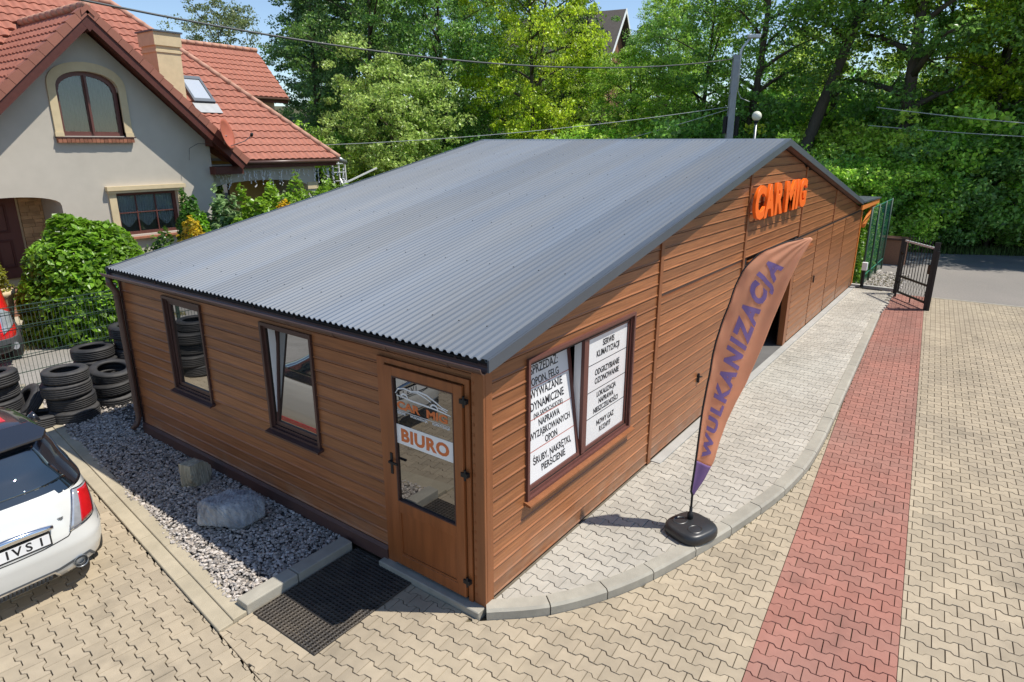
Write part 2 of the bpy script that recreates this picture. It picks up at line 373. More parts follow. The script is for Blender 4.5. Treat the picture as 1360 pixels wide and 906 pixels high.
def clip_poly(P, p, n):
    out = []; d = (P - p) @ n
    for i in range(len(P)):
        j = (i + 1) % len(P)
        if d[i] >= 0: out.append(P[i])
        if d[i] * d[j] < 0: out.append(P[i] + (P[j] - P[i]) * d[i] / (d[i] - d[j]))
    return np.array(out)
def area(P): return abs(.5 * np.sum(P[:, 0] * np.roll(P[:, 1], -1) - P[:, 1] * np.roll(P[:, 0], -1))) if len(P) > 2 else 0
KLN = np.array([[p.x, p.y] for p in kl])
def kerb_plane(c, off, side):
    d = np.hypot(*(KLN - c).T); k = int(np.argmin(d)); a, b = KLN[max(k - 1, 0)], KLN[min(k + 1, len(KLN) - 1)]; t = (b - a) / np.hypot(*(b - a)); n = np.array([-t[1], t[0]])
    return (KLN[k] + n * off, n * side)
def paving(parent, C, u, v, z, mat, top=300, name='paver', planes=None):
    Rm0 = np.array([[v[0], -u[0]], [v[1], -u[1]]]); OW = OUT @ Rm0.T; IW = INN @ Rm0.T
    whole = []; cuts = {}
    for i, c in enumerate(C):
        pls = planes(c) if planes else []; P = OW + c; touched = False
        for (p, n) in pls:
            if ((P - p) @ n).min() < 0: touched = True; P = clip_poly(P, np.asarray(p), np.asarray(n))
            if len(P) < 3: break
        if not touched: whole.append(i)
        elif len(P) >= 3 and area(P) > .0007: cuts[i] = P
    cutC = C[list(cuts)] if cuts else np.zeros((0, 2)); cutP = list(cuts.values()); C = C[whole]
    # C: centres; local x of the outline runs along v, local y along u
    px, py, d = view_px(np.c_[C, np.full(len(C), z)])
    vis = (d > .5) & (px > -60) & (px < 1420) & (py > -60) & (py < 980)
    order = np.argsort(np.where(vis, d, 1e9)); near = set(order[:min(top, int(vis.sum()))].tolist()) if top else set()
    Rm = np.array([[v[0], -u[0]], [v[1], -u[1]]])   # keeps handedness
    loc = PV.copy(); loc[:, :2] = PV[:, :2] @ Rm.T
    me = bpy.data.meshes.new(name); me.from_pydata(loc.tolist(), [], [tuple(range(NP))] + PF_side); me.materials.append(MATS[mat]); me.update()
    b = bmesh.new(); b.from_mesh(me); bmesh.ops.recalc_face_normals(b, faces=b.faces); b.to_mesh(me); b.free()
    for i in near:
        o = bpy.data.objects.new(name, me); COL.objects.link(o); o.parent = parent
        o.location = (C[i, 0] + rng.normal(0, .0007), C[i, 1] + rng.normal(0, .0007), z + rng.normal(0, .0012)); o.rotation_euler = (rng.normal(0, .004), rng.normal(0, .004), rng.normal(0, .004))
    if cutP:
        field = MB(); _, _, dcut = view_px(np.c_[cutC, np.full(len(cutC), z)])
        for q, P in enumerate(cutP):
            n_ = len(P); m_ = P.mean(0); zz = z + rng.normal(0, .001)
            mb = field if dcut[q] > 9 or not (0 < view_px(np.array([[*cutC[q], z]]))[0][0] < 1360) else MB()
            Pi = m_ + (P - m_) * (1 - .004 / max(.02, np.hypot(*(P - m_).T).mean()))
            mb.add([(x, y, zz) for x, y in Pi] + [(x, y, zz - .005) for x, y in P] + [(x, y, zz - .045) for x, y in P], [tuple(range(n_))] + [(r * n_ + k, (r + 1) * n_ + k, (r + 1) * n_ + (k + 1) % n_, r * n_ + (k + 1) % n_) for r in (0, 1) for k in range(n_)])
            if mb is not field: B('cut_' + name, mb, mat, parent)
        if field.f: B('cut_' + name + '_field', field, mat, parent, kind='stuff')
    rest = [i for i in range(len(C)) if i not in near]
    if rest:
        n = len(rest); zz = z + rng.normal(0, .001, n)
        V = (loc[None] + np.c_[C[rest], zz][:, None, :]).reshape(-1, 3); base = np.arange(n) * len(PV)
        me = bpy.data.meshes.new(name + '_field'); f = [(tuple(range(NP)))] + PF_side
        loops = np.concatenate([(np.concatenate([np.array(q) for q in f])[None] + base[:, None]).ravel()]); lens = np.tile([len(q) for q in f], n)
        me.vertices.add(len(V)); me.vertices.foreach_set('co', V.astype(np.float32).ravel()); me.loops.add(len(loops)); me.loops.foreach_set('vertex_index', loops.astype(np.int32))
        st = np.r_[0, np.cumsum(lens)[:-1]]; me.polygons.add(len(lens)); me.polygons.foreach_set('loop_start', st.astype(np.int32)); me.materials.append(MATS[mat]); me.update(calc_edges=True); me.shade_flat()
        put(name + '_field', me, parent, kind='stuff')
ROT = math.atan(.077)
RED_L = lambda x: -2.225 + .0765 * x
RED_R = lambda x: -3.292 + .0785 * x
walk_poly = [(p.x, p.y) for p in kl] + [(17.2, -1.15), (17.2, .3), (0.0, .3), (0, 0)]
SEAM = [(-1.63, 1.72), (-1.60, 1.70), (-3.2, -12)]   # joint between car bay paving and yard paving
yard_poly = [(-1.55, 1.72), (.0, 1.72), (.05, .0), (-.04, -.03)] + [(p.x + .02, p.y + .06) for p in kl] + [(17.45, -1.2), (17.85, -9), (17.9, -14), (-4, -14), (-2.45, -6), (-2.15, -3.2)]
seam_x = lambda y: -1.63 + .118 * (y - 1.72)
yard = sheet('yard_paving', yard_poly, YZ - .020, 'bedding')
Cc, u, v = lattice(ROT, np.array([.5, RED_L(.5)]), -4, 18.2, -8.5, 2)
P = np.c_[Cc]; ry = P[:, 1]; rx = P[:, 0]
uu = np.array([1, .0765]) / math.hypot(1, .0765); nup = np.array([-uu[1], uu[0]]); ur = np.array([1, .0785]) / math.hypot(1, .0785); nur = np.array([-ur[1], ur[0]])
ns_ = np.array([1, -.118]) / math.hypot(1, .118)     # across the seam, towards the yard
PLL = np.array([0, RED_L(0)]); PRR = np.array([0, RED_R(0)]); PSM = np.array([seam_x(0), 0.])
kin_ = [(p.x, p.y) for p in (offs(kl, i, .2) for i in range(len(kl)))]
wide = inpoly(P, [(seam_x(1.9) - .2, 1.9), (.1, 1.9), (.1, .02), (.05, .03)] + kin_ + [(17.6, -1.0), (18.0, -9), (18, -14), (seam_x(-14) - .2, -14)]) & (ry > -7.5)
def yard_planes(c):
    r = [(PSM + ns_ * .003, ns_), ((0, 1.728), (0, -1.)), ((17.43 + (-2 - c[1]) * .055, 0), (-1., 0))]
    if c[1] > -.01 and c[0] < .2: r.append(((-.134, 0), (-1., 0)))
    if c[0] > -.25 and not (c[0] < -.02 and c[1] > -.02): r.append(kerb_plane(c, -.004, -1))
    return r
up_side = wide & (ry > RED_L(rx) - .2); dn_side = wide & (ry < RED_R(rx) + .2); mid = wide & (ry < RED_L(rx) + .2) & (ry > RED_R(rx) - .2) & (rx > -3)
left_up = P[up_side]; right_dn = P[dn_side]
paving(yard, np.r_[left_up, right_dn], u, v, YZ, 'paver_beige', 300, 'paver', lambda c: yard_planes(c) + ([(PLL + nup * .004, nup)] if c[1] > (RED_L(c[0]) + RED_R(c[0])) / 2 else [(PRR - nur * .004, -nur)]))
red_strip = sheet('red_paving_strip', [(-1.5, RED_L(-1.5)), (17.5, RED_L(17.5)), (17.6, RED_R(17.6)), (-1.5, RED_R(-1.5))], YZ - .016, 'bedding')
paving(red_strip, P[mid], u, v, YZ + .001, 'paver_red', 300, 'red_paver', lambda c: yard_planes(c) + [(PLL, -nup), (PRR, nur)])
# car bay paving left of the seam
bay = sheet('parking_bay_paving', [(seam_x(9), 9), (seam_x(-6), -6), (-6, -6), (-6, 9)], YZ - .024, 'bedding')
rot2 = -math.atan(.118)
Cb, u2, v2 = lattice(rot2, np.array([seam_x(0) - .085, 0.]), -5.5, 0, -4, 8.6)
paving(bay, Cb[(Cb[:, 0] < seam_x(Cb[:, 1]) + .1) & (Cb[:, 0] > -5)], u2, v2, YZ, 'paver_beige', 260, 'paver', lambda c: [(PSM - ns_ * .003, -ns_)])
# walkway
walk = sheet('walkway_paving', [(p.x, p.y) for p in (offs(kl, i, .1) for i in range(len(kl)))] + [(17.2, -1.2), (17.2, -.0), (0.02, -.0)], -.014, 'bedding_light')
Cw, u3, v3 = lattice(0., np.array([.1, -.12]), -.3, 17.2, -1.9, .2)
okw = inpoly(Cw, [(p.x, p.y) for p in (offs(kl, i, .02) for i in range(len(kl)))] + [(17.2, -1.2), (17.2, .1), (-.0, .1)])
def walk_planes(c):
    r = [kerb_plane(c, .153, 1)] if c[0] < 14.2 else [((0, -1.26), (0, 1.)), ((17.25, 0), (-1., 0))]
    return r + [((0, -.165 if c[0] > 3.6 else -.04), (0, -1.))]
paving(walk, Cw[okw], u3, v3, .0, 'paver_grey', 300, 'paver', walk_planes)
# concrete strip at the wall foot
mb = MB(); mb.box(3.5, 17.45, -.16, -.03, -.05, .012); B('wall_footing', mb, 'concrete', kind='structure')
# left edging kerbs
edge = put('gravel_edging', None, kind='structure')
for r_, (o0, o1, zt) in enumerate(((0., .145, -.062), (.148, .285, -.050))):
    y = 1.72 if r_ == 0 else 1.735
    n = 0
    while y < 10.2:
        y2 = min(y + (1.0 if n or r_ == 0 else .62), 10.3); mb = MB(); g = .004
        mb.add([(seam_x(yy) + oo, yy, zz) for zz in (-.2, zt) for (yy, oo) in ((y + g, o0), (y + g, o1), (y2 - g, o1), (y2 - g, o0))], [(0, 3, 2, 1), (4, 5, 6, 7), (0, 1, 5, 4), (1, 2, 6, 5), (2, 3, 7, 6), (3, 0, 4, 7)])
        bevel(B('kerb_stone', mb, 'kerb_beige', edge), .006, 1); y = y2; n += 1
for x0, x1 in ((-1.34, -.78), (-.772, -.10)):
    mb = MB(); mb.box(x0, x1, 1.735, 1.90, -.2, .015); bevel(B('kerb_stone', mb, 'kerb', edge), .012, 2)
# door threshold
mb = MB(); mb.box(-.13, -.004, -.02, 1.30, -.2, -.02); bevel(B('door_threshold', mb, 'kerb', kind='structure'), .008, 1)
# gravel
bed = sheet('gravel_bed', [(seam_x(1.9) + .28, 1.89), (.02, 1.89), (.02, 6.5), (2.5, 6.5), (2.5, 9.75), (seam_x(9.6) + .28, 9.75)], -.075, 'gravel_bed')
def stones(n, gen, z, smin, smax, mat, name, parent, flat=.65):
    ico = bmesh.new(); bmesh.ops.create_icosphere(ico, subdivisions=1, radius=1); base = np.array([v.co[:] for v in ico.verts]); fs = np.array([[v.index for v in f.verts] for f in ico.faces]); ico.free()
    xy = gen(n); n = len(xy); sz = rng.uniform(smin, smax, n) ** 1.0
    jit = 1 + rng.normal(0, .22, (n, len(base), 1)); S = np.stack([sz * rng.uniform(.8, 1.5, n), sz * rng.uniform(.6, 1.1, n), sz * flat * rng.uniform(.6, 1.2, n)], 1)
    P_ = base[None] * jit * S[:, None]; ang = rng.uniform(0, 6.28, n); til = rng.normal(0, .4, n)
    c, s = np.cos(til), np.sin(til); y, zz = P_[..., 1].copy(), P_[..., 2].copy(); P_[..., 1] = c[:, None] * y - s[:, None] * zz; P_[..., 2] = s[:, None] * y + c[:, None] * zz
    c, s = np.cos(ang), np.sin(ang); x, y = P_[..., 0].copy(), P_[..., 1].copy(); P_[..., 0] = c[:, None] * x - s[:, None] * y; P_[..., 1] = s[:, None] * x + c[:, None] * y
    P_ += np.c_[xy, z + rng.uniform(-.012, .012, n)][:, None]
    F_ = (fs[None] + (np.arange(n) * len(base))[:, None, None]).reshape(-1, 3)
    return put(name, npmesh(name, P_.reshape(-1, 3), F_, mat, k=3), parent, kind='stuff')
def ggen(n):
    p = np.r_[sample_poly(n, -1.4, -.03, 1.9, 9.4), sample_poly(1800, -.03, 1.3, 6.5, 9.4)]; e = seam_x(p[:, 1]) + .26 + .05 * np.sin(p[:, 1] * 5) * rng.random(len(p)); return p[(p[:, 0] > e)]
stones(19500, ggen, -.052, .011, .023, 'gravel', 'gravel', None)

# neighbour's yard and the rest of the ground
sheet('neighbour_drive', [(-9, 9.7), (4.5, 9.7), (5.5, 17.6), (-9, 17.6)], -.13, 'drive')
mb = MB(); gp = sample_poly(2600, -4, 2.6, 12.7, 13.4); gp = gp[np.abs(gp[:, 1] - 12.95 + .2 * np.sin(gp[:, 0] * 2)) < .22]
def blades(pts, h, mat, name, w=.012, z=-.12, lean=.5):
    n = len(pts); a = rng.uniform(0, 6.28, n); hh = h * rng.uniform(.5, 1.3, n); d = np.c_[np.cos(a), np.sin(a)]
    b0 = np.c_[pts - d * w, np.full(n, z)]; b1 = np.c_[pts + d * w, np.full(n, z)]; e = np.c_[-d[:, 1], d[:, 0]] * rng.uniform(-lean, lean, (n, 1)) * hh[:, None]
    t = np.c_[pts + e, z + hh]
    V = np.stack([b0, b1, t], 1).reshape(-1, 3); return put(name, npmesh(name, V, np.arange(n * 3).reshape(-1, 3), mat, k=3), None, kind='stuff')
blades(gp, .10, 'grass_dry', 'grass_strip')
# asphalt apron and road
sheet('asphalt_apron', [(17.45, -1.6), (17.85, -9), (18, -30), (26, -30), (27.2, -9), (25.4, -1.4), (22, .2), (17.5, .2)], YZ - .012, 'asphalt')
mb = MB()
for k in range(16):
    x = 17.47 + .055 * k * .5; y = -2.0 - k * .5; mb.box(17.42 + k * .028, 17.52 + k * .028, y - .495, y, -.2, YZ + .006)
B('road_edging', mb, 'kerb', kind='structure')
sheet('road', [(22.6, 6), (23.4, -1.5), (25.6, -8), (30, -22), (44, -60), (52, -60), (36, -20), (29.2, -7), (26.4, -1.5), (25.8, 6), (27, 40), (23, 40)], YZ - .008, 'road')
gp = sample_poly(26000, 24, 33, -14, 8); dd = gp[:, 0] - np.interp(gp[:, 1], [-14, -7, -1.5, 8], [33.0, 29.3, 26.5, 26]); gp = gp[(dd > 0) & (dd < 1.6)]
blades(gp, .28, 'grass', 'grass_verge', .02, -.15)
gp = sample_poly(3000, 17.5, 20.5, -1.2, -.2)
blades(gp[:700], .05, 'grass_dry', 'weeds_by_the_gate', .012, -.08)
def g2(n): return sample_poly(n, 17.4, 21.0, -1.2, -.15)
stones(2600, g2, -.095, .02, .05, 'gravel', 'stone_chippings', None)
# weeds along the kerb foot
wp = []
for k in range(len(kl)):
    if 20 < k: 
        for _ in range(9 if k > 50 else (12 if k in (27, 28, 29, 34, 35, 36) else 3)):
            if rng.random() < .5: o = offs(kl, k, -.012 - abs(rng.normal(0, .012))); wp.append((o.x + rng.normal(0, .02), o.y))
blades(np.array(wp), .03, 'grass_dry', 'kerb_weeds', .008, YZ - .01)

# ================================================================== WORKSHOP BUILDING
L_, W_ = 17.42, 6.42
APX = 8.06
def zroof(x): return 2.425 + .2065 * (x + .12) if x <= APX else 2.425 + .2065 * (APX + .12) - .19 * (x - APX)
bld = T('workshop_building', 'brown plank-clad workshop with a grey corrugated metal gable roof', 'building')
TG = lambda u, o, z: (u, -o, z)      # gable wall: u = x, outward = -y
TL_ = lambda u, o, z: (-o, u, z)     # office wall: u = y, outward = -x
core = MB()
def seg(x0, x1, z0=-.1, z1=2.26): core.box(x0, x1, .0, .12, z0, z1)
seg(.12, .70); seg(2.70, 3.45); seg(.70, 2.70, -.1, .84); seg(.70, 2.70, 2.13, 2.26); seg(3.45, 6.9); seg(9.95, L_)
core.prism([(.0, 2.26), (L_, 2.26), (L_, zroof(L_) - .06), (APX, zroof(APX) - .08), (0, zroof(0) - .08)], lambda p: (p[0], .001, p[1]), lambda p: (p[0], .12, p[1]))
def segl(y0, y1, z0=-.1, z1=2.40): core.box(0, .12, y0, y1, z0, z1)
segl(0.001, .13); segl(.13, 1.22, 2.16, 2.40); segl(1.22, 2.29); segl(3.06, 4.42); segl(5.21, W_); segl(2.29, 3.06, -.1, .98); segl(4.42, 5.21, -.1, .98); segl(2.29, 3.06, 2.13, 2.4); segl(4.42, 5.21, 2.13, 2.4)
core.box(.12, L_, W_ - .12, W_, -.1, 2.3); core.prism([(0, 2.3), (L_, 2.3), (L_, zroof(L_) - .06), (APX, zroof(APX) - .08), (0, zroof(0) - .08)], lambda p: (p[0], W_ - .12, p[1]), lambda p: (p[0], W_, p[1]))
core.box(L_ - .12, L_, .12, W_ - .12, -.1, 2.25)
B('wall', core, 'core', bld, fix=False)
mb = MB(); mb.box(.12, L_ - .12, .12, W_ - .12, -.1, .004); mb.box(6.9, 9.95, -.03, .12, -.1, .006); B('floor', mb, 'floor_in', bld, fix=False)
mb = MB(); mb.box(3.9, 3.98, .12, W_ - .12, 0, 2.6); B('inner_wall', mb, 'interior', bld)
PITCH = .1415
def board(Tm, ua, ub, za, zb, r0, mat='wood', parent=bld, name='wall_plank', zr=None, base=.0):
    # profile: a small lip with a sloping top at the foot of each board, then the flat face; ends may follow the roof (zr gives u limits)
    key = [(r0 + .002, .022), (r0 + .010, .022), (r0 + .021, .0135), (r0 + PITCH - .0105, .0120)]
    o = lambda z: float(np.interp(z, [k[0] for k in key], [k[1] for k in key]))
    lo_, hi_ = max(za, key[0][0]), min(zb, key[-1][0])
    if hi_ - lo_ < .012: return
    zs = [lo_] + [k[0] for k in key if lo_ + .001 < k[0] < hi_ - .001] + [hi_]
    lim = zr or (lambda z: (ua, ub))
    vs = []
    for e in (0, 1):
        for z in zs: vs.append(Tm(lim(z)[e], base + o(z), z))
        vs.append(Tm(lim(zs[-1])[e], base, zs[-1])); vs.append(Tm(lim(zs[0])[e], base, zs[0]))
    n = len(vs) // 2; mb = MB(); mb.add(vs, [tuple(range(n)), tuple(range(2 * n - 1, n - 1, -1))] + [(k, (k + 1) % n, n + (k + 1) % n, n + k) for k in range(n)])
    return B(name, mb, mat, parent)
def clad(Tm, u0, u1, z0, z1, holes=(), roofed=False, mat='wood', parent=bld, zb0=None, name='wall_plank', base=0.):
    k = 0; zs = z0 if zb0 is None else zb0
    while True:
        r0 = zs + k * PITCH; k += 1
        if r0 >= z1: break
        r1 = r0 + PITCH; pieces = [(u0, u1, max(r0, z0), min(r1, z1))]
        for (ha, hb, hz0, hz1) in holes:
            new = []
            for (a, b, za, zb) in pieces:
                if hb <= a or ha >= b or hz1 <= za or hz0 >= zb: new.append((a, b, za, zb)); continue
                if ha > a: new.append((a, ha, za, zb))
                if hb < b: new.append((hb, b, za, zb))
                if za < hz0 < zb: new.append((max(a, ha), min(b, hb), za, hz0))
                if za < hz1 < zb: new.append((max(a, ha), min(b, hb), hz1, zb))
            pieces = new
        for (a, b, za, zb) in pieces:
            zr = None
            if roofed:
                def zr(z, a=a, b=b):
                    zz = z + .085
                    xl = (zz - 2.425) / .2065 - .12; xr = APX + (zroof(APX) - zz) / .19
                    return max(a, min(xl, b)), min(b, max(xr, a))
                lo = zr(zb)
                if lo[1] - lo[0] < .02:
                    lo = zr(za)
                    if lo[1] - lo[0] < .05: continue
                    zm = (za + zb) / 2; zb = zm
                    if zr(zb)[1] - zr(zb)[0] < .02: continue
            board(Tm, a, b, za, zb, r0, mat, parent, name, zr, base)
WIN = (.645, 2.745, .795, 2.185)
BAT = [3.43, 6.66, 10.17, 13.38]; bw = .045
clad(TG, .10, BAT[0] - bw, .02, 4.1, [WIN], True)
clad(TG, BAT[0] + bw, BAT[1] - bw, 2.29, 4.1, [], True, zb0=.02)
clad(TG, BAT[1] + bw, BAT[2] - bw, 2.29, 4.1, [], True, zb0=.02)
clad(TG, BAT[2] + bw, BAT[3] - .03, 2.25, 4.1, [], True, zb0=.02)
clad(TG, BAT[3] + .03, L_, 2.25, 4.1, [], True, zb0=.02)
# vertical battens
for k, x in enumerate(BAT):
    w = bw if k < 3 else .03; z0 = .0 if k < 2 else 2.25
    mb = MB(); zt = zroof(x) - .09; mb.box(x - w, x + w, -.034, -.001, z0, zt); bevel(B('batten', mb, 'wood_trim', bld), .004, 1)
# corner boards
mb = MB(); mb.box(0.0, .095, -.030, -.0, -.02, 2.40); bevel(B('corner_board', mb, 'wood_trim', bld), .004, 1)
mb = MB(); mb.box(-.030, -.0, -.03, .10, -.02, 2.40); co = bevel(B('corner_board', mb, 'wood_trim', bld), .004, 1)
for k in range(24): z = .06 + k * .095; mb = MB(); mb.box(-.0325, -.029, .068, .088, z, z + .030); B('packing_strip', mb, 'wood_panel', co, fix=False)
# closed sectional garage door with planks
gd = MB(); gd.box(BAT[0] + bw, BAT[1] - bw, -.004, .02, .02, 2.25); gdo = B('garage_door', gd, 'wood_panel', bld)
clad(TG, BAT[0] + bw + .01, BAT[1] - bw - .01, .03, 2.22, parent=gdo, name='door_plank', mat='wood', base=-.005)
mb = MB(); mb.bar((5.04, -.03, .66), (5.04, -.03, .80), .03, .03); mb.bar((5.04, -.05, .75), (5.13, -.05, .73), .018); B('handle', mb, 'black', gdo)
mb = MB(); mb.box(BAT[0] + bw, BAT[1] - bw, -.010, 0, 2.255, 2.285); B('lintel_shade_strip', mb, 'frame_brown', bld)  # dark brown strip painted in for the shadow under the lintel
# open doorway with tilted-up door leaf
mb = MB(); mb.box(6.92, 9.70, -.42, 1.9, 2.16, 2.205); od = B('tilting_door', mb, 'wood_panel', bld)
mb = MB(); mb.box(9.88, 9.95, -.035, .08, .0, 2.15); B('door_jamb', mb, 'wood_door', bld)
mb = MB(); mb.box(6.86, 6.93, -.01, .2, 0, 2.15); B('door_jamb', mb, 'wood_door', bld)
mb = MB(); mb.box(9.96, 10.13, -.030, -.001, .02, 2.22); B('door_jamb', mb, 'wood_trim', bld)
# folding door leaves on the far bay
xs = [10.17, 11.88, 13.52, 15.05, L_ - .04]
mb = MB(); mb.box(10.17, L_, -.003, .001, .02, 2.24); B('door_gap_shade', mb, 'black', bld)  # black sheet, paints the shade in the gaps between the leaves
for a, b in zip(xs[:-1], xs[1:]):
    mb = MB(); mb.box(a + .025, b - .025, -.006, -.004, .03, 2.20); lf = B('folding_door', mb, 'wood_panel', bld)
    clad(TG, a + .03, b - .03, .03, 2.2, parent=lf, name='door_plank', mat='wood', base=.004)
mb = MB(); mb.bar((12.02, -.04, 1.0), (12.02, -.04, 1.16), .025); B('handle', mb, 'black', lf)
# office wall
DOOR = (.10, 1.235, -.05, 2.185); WA = (4.385, 5.245, .945, 2.17); WB = (2.255, 3.095, .945, 2.17)
clad(TL_, .10, W_ + .0, .12, 2.36, [DOOR, WA, WB])
mb = MB(); mb.prism([(.0, -.05), (.055, -.05), (.055, .085), (.03, .118), (.0, .118)], lambda p: (-p[0], 1.24, p[1]), lambda p: (-p[0], W_ + .02, p[1])); B('plinth', mb, 'plinth', bld)
mb = MB(); mb.box(-.03, 0, W_, W_ + .05, 0, 2.36); mb.box(-.03, .07, W_ + .005, W_ + .03, 0, 2.36); B('corner_board', mb, 'frame_brown', bld)
clad(lambda u, o, z: (u, W_ + o, z), .08, L_, .02, 2.2, [], False)
clad(lambda u, o, z: (L_ + o, u, z), .0, W_, .02, 2.25, [], False)
mb = MB(); mb.box(L_ + .002, L_ + .035, -.035, .08, -.02, 2.2); B('corner_board', mb, 'wood_orange', bld)
mb = MB(); mb.box(L_ - .10, L_, -.040, -.0, -.02, 2.18); B('corner_board', mb, 'wood_orange', bld)
# windows
def frame_boxes(mb, Tm, u0, u1, z0, z1, w, o0, o1, tz=None):
    def bx(a, b, c, d):
        P = [Tm(uu, oo + (tz(zz) if tz else 0), zz) for zz in (c, d) for (uu, oo) in ((a, o0), (b, o0), (b, o1), (a, o1))]
        mb.add(P, [(0, 3, 2, 1), (4, 5, 6, 7), (0, 1, 5, 4), (1, 2, 6, 5), (2, 3, 7, 6), (3, 0, 4, 7)])
    bx(u0, u1, z0, z0 + w); bx(u0, u1, z1 - w, z1); bx(u0, u0 + w, z0 + w, z1 - w); bx(u1 - w, u1, z0 + w, z1 - w)
def window(Tm, box, sashes, mat, sill=True, glassm='win_glass', sill_mat=None):
    u0, u1, z0, z1 = box
    mb = MB(); frame_boxes(mb, Tm, u0 - .03, u1 + .03, z0 - .03, z1 + .03, .034, .0, .042)   # casing
    frame_boxes(mb, Tm, u0 + .004, u1 - .004, z0 + .004, z1 - .004, .030, -.10, .012)
    if len(sashes) > 1:
        um = (sashes[0][1] + sashes[1][0]) / 2
        P = [Tm(uu, oo, zz) for zz in (z0 + .05, z1 - .05) for (uu, oo) in ((um - .035, -.1), (um + .035, -.1), (um + .035, .01), (um - .035, .01))]
        mb.add(P, [(0, 3, 2, 1), (4, 5, 6, 7), (0, 1, 5, 4), (1, 2, 6, 5), (2, 3, 7, 6), (3, 0, 4, 7)])
    w = B('window', mb, mat, bld); panes = []
    if sill:
        mb = MB(); mb.prism([(.0, -.045), (.095, -.06), (.095, -.038), (.0, -.012)], lambda p: Tm(u0 - .06, p[0], z0 + p[1]), lambda p: Tm(u1 + .06, p[0], z0 + p[1])); B('sill', mb, sill_mat or mat, w)
    for (a, b, tilt) in sashes:
        zb, zt = z0 + .035, z1 - .03; tz = (lambda z, t=tilt, zb=zb: -(z - zb) * t)
        mb = MB(); frame_boxes(mb, Tm, a, b, zb, zt, .048, -.055, -.005, tz); B('sash', mb, mat, w)
        mb = MB(); P = [Tm(uu, oo + tz(zz), zz) for zz in (zb + .044, zt - .044) for (uu, oo) in ((a + .044, -.042), (b - .044, -.042), (b - .044, -.022), (a + .044, -.022))]
        mb.add(P, [(0, 3, 2, 1), (4, 5, 6, 7), (0, 1, 5, 4), (1, 2, 6, 5), (2, 3, 7, 6), (3, 0, 4, 7)]); B('pane', mb, glassm, w)
        panes.append((a + .046, b - .046, zb + .046, zt - .046, tz))
    return w, panes
wa, _ = window(TL_, WA, [(WA[0] + .025, WA[1] - .025, 0)], 'frame_brown')
wb, _ = window(TL_, WB, [(WB[0] + .025, WB[1] - .025, .10)], 'frame_brown')
mb = MB(); mb.box(.02, .10, WB[1] - .052, WB[1] - .044, .99, 2.12); B('reveal_lining', mb, 'white', wb)
wg, pn = window(TG, WIN, [(WIN[0] + .015, 1.665, .135), (1.735, WIN[1] - .02, 0)], 'mahogany', glassm='clear_glass', sill_mat='wood_trim')
mb = MB(); mb.box(1.66, 1.672, .03, .11, .86, 2.12); B('reveal_lining', mb, 'white', wg)
TXT = [[['SPRZEDAŻ:', 'OPON, FELG'], ['WYWAŻANIE', 'DYNAMICZNE', '(NA SAMOCHODZIE)'], ['NAPRAWA', 'WYZĄBKOWANYCH', 'OPON'], ['ŚRUBY, NAKRĘTKI,', 'PIERŚCIENIE']],
       [['SERWIS', 'KLIMATYZACJI'], ['ODGRZYBIANIE', 'OZONOWANIE'], ['LOKALIZACJA', 'NAPRAWA', 'NIESZCZELNOŚCI'], ['NOWY GAZ', 'R1234YF']]]
SIZ = [[[.125, .110], [.118, .118, .070], [.098, .098, .098], [.102, .102]], [[.100, .100], [.098, .098], [.088, .088, .088], [.092, .092]]]
for wi, (a, b, z0, z1, tz) in enumerate(pn):
    rows = TXT[wi]; hgt = (z1 - z0) / 4
    for ri, lines in enumerate(rows):
        zt = z1 - ri * hgt; zb = zt - hgt
        mb = MB(); P = [TG(uu, -.0185 + tz(zz), zz) for zz in (zb + .004, zt - .002) for uu in (a + .004, b - .004)]; P2 = [(p[0], p[1] + .002, p[2]) for p in P]
        mb.add(P + P2, [(0, 1, 3, 2), (4, 6, 7, 5), (0, 4, 5, 1), (2, 3, 7, 6), (0, 2, 6, 4), (1, 5, 7, 3)]); po = B('poster', mb, 'poster', wg)
        t = -tz(z0 + 1); upv = Vector((0, t, 1)).normalized()
        tot = sum(SIZ[wi][ri]) * .98; zc = zt - (hgt - tot) / 2 - (.035 if wi == 0 and ri == 0 else 0)
        for s, sz in zip(lines, SIZ[wi][ri]):
            zl = zc - sz * .84; zc -= sz * 1.02
            text(wg, s, ((a + b) / 2 + (.02 if wi == 0 else 0), .0165 - tz(zl), zl), (1, 0, 0), upv, sz, 'ink', (b - a) * (.95 if wi else .90), .0012 if 'SAMO' not in s else 0, .0008, squeeze=.80)
        if ri < 3:
            mb = MB(); P = [TG(uu, -.0170 + tz(zz), zz) for zz in (zb - .003, zb + .003) for uu in (a + .004, b - .004)]; mb.add(P, [(0, 1, 3, 2)]); B('rule_line', mb, 'red_line' if wi == 0 else 'ink', wg, fix=False)
mb = MB(); mb.box(.3, 3.2, .5, .52, 1.2, 2.3)
# glazed office door
mb = MB(); y0, y1, zt = DOOR[0] + .012, DOOR[1], DOOR[3]
for bx in ((y0, y0 + .05, -.02, zt), (y1 - .10, y1, -.02, zt), (y0 + .05, y1 - .10, zt - .05, zt)): mb.box(-.042, .05, bx[0], bx[1], bx[2], bx[3])
B('door_frame', mb, 'wood_door', bld)
mb = MB(); a, b, zb, zt2 = .175, 1.125, .015, 2.125; gz0, gz1, gy0, gy1 = .745, 2.035, .275, 1.02
for bx in ((a, gy0, zb, zt2), (gy1, b, zb, zt2), (gy0, gy1, gz1, zt2), (gy0, gy1, .63, gz0), (gy0, gy1, zb, .135)): mb.box(-.066, -.005, *bx)
mb.box(-.048, -.012, gy0, gy1, .135, .63)
dr = bevel(B('office_door', mb, 'wood_door', bld), .003, 1)
mb = MB(); mb.box(-.046, -.03, gy0 + .002, gy1 - .002, gz0 + .002, gz1 - .002); B('pane', mb, 'door_glass', dr)
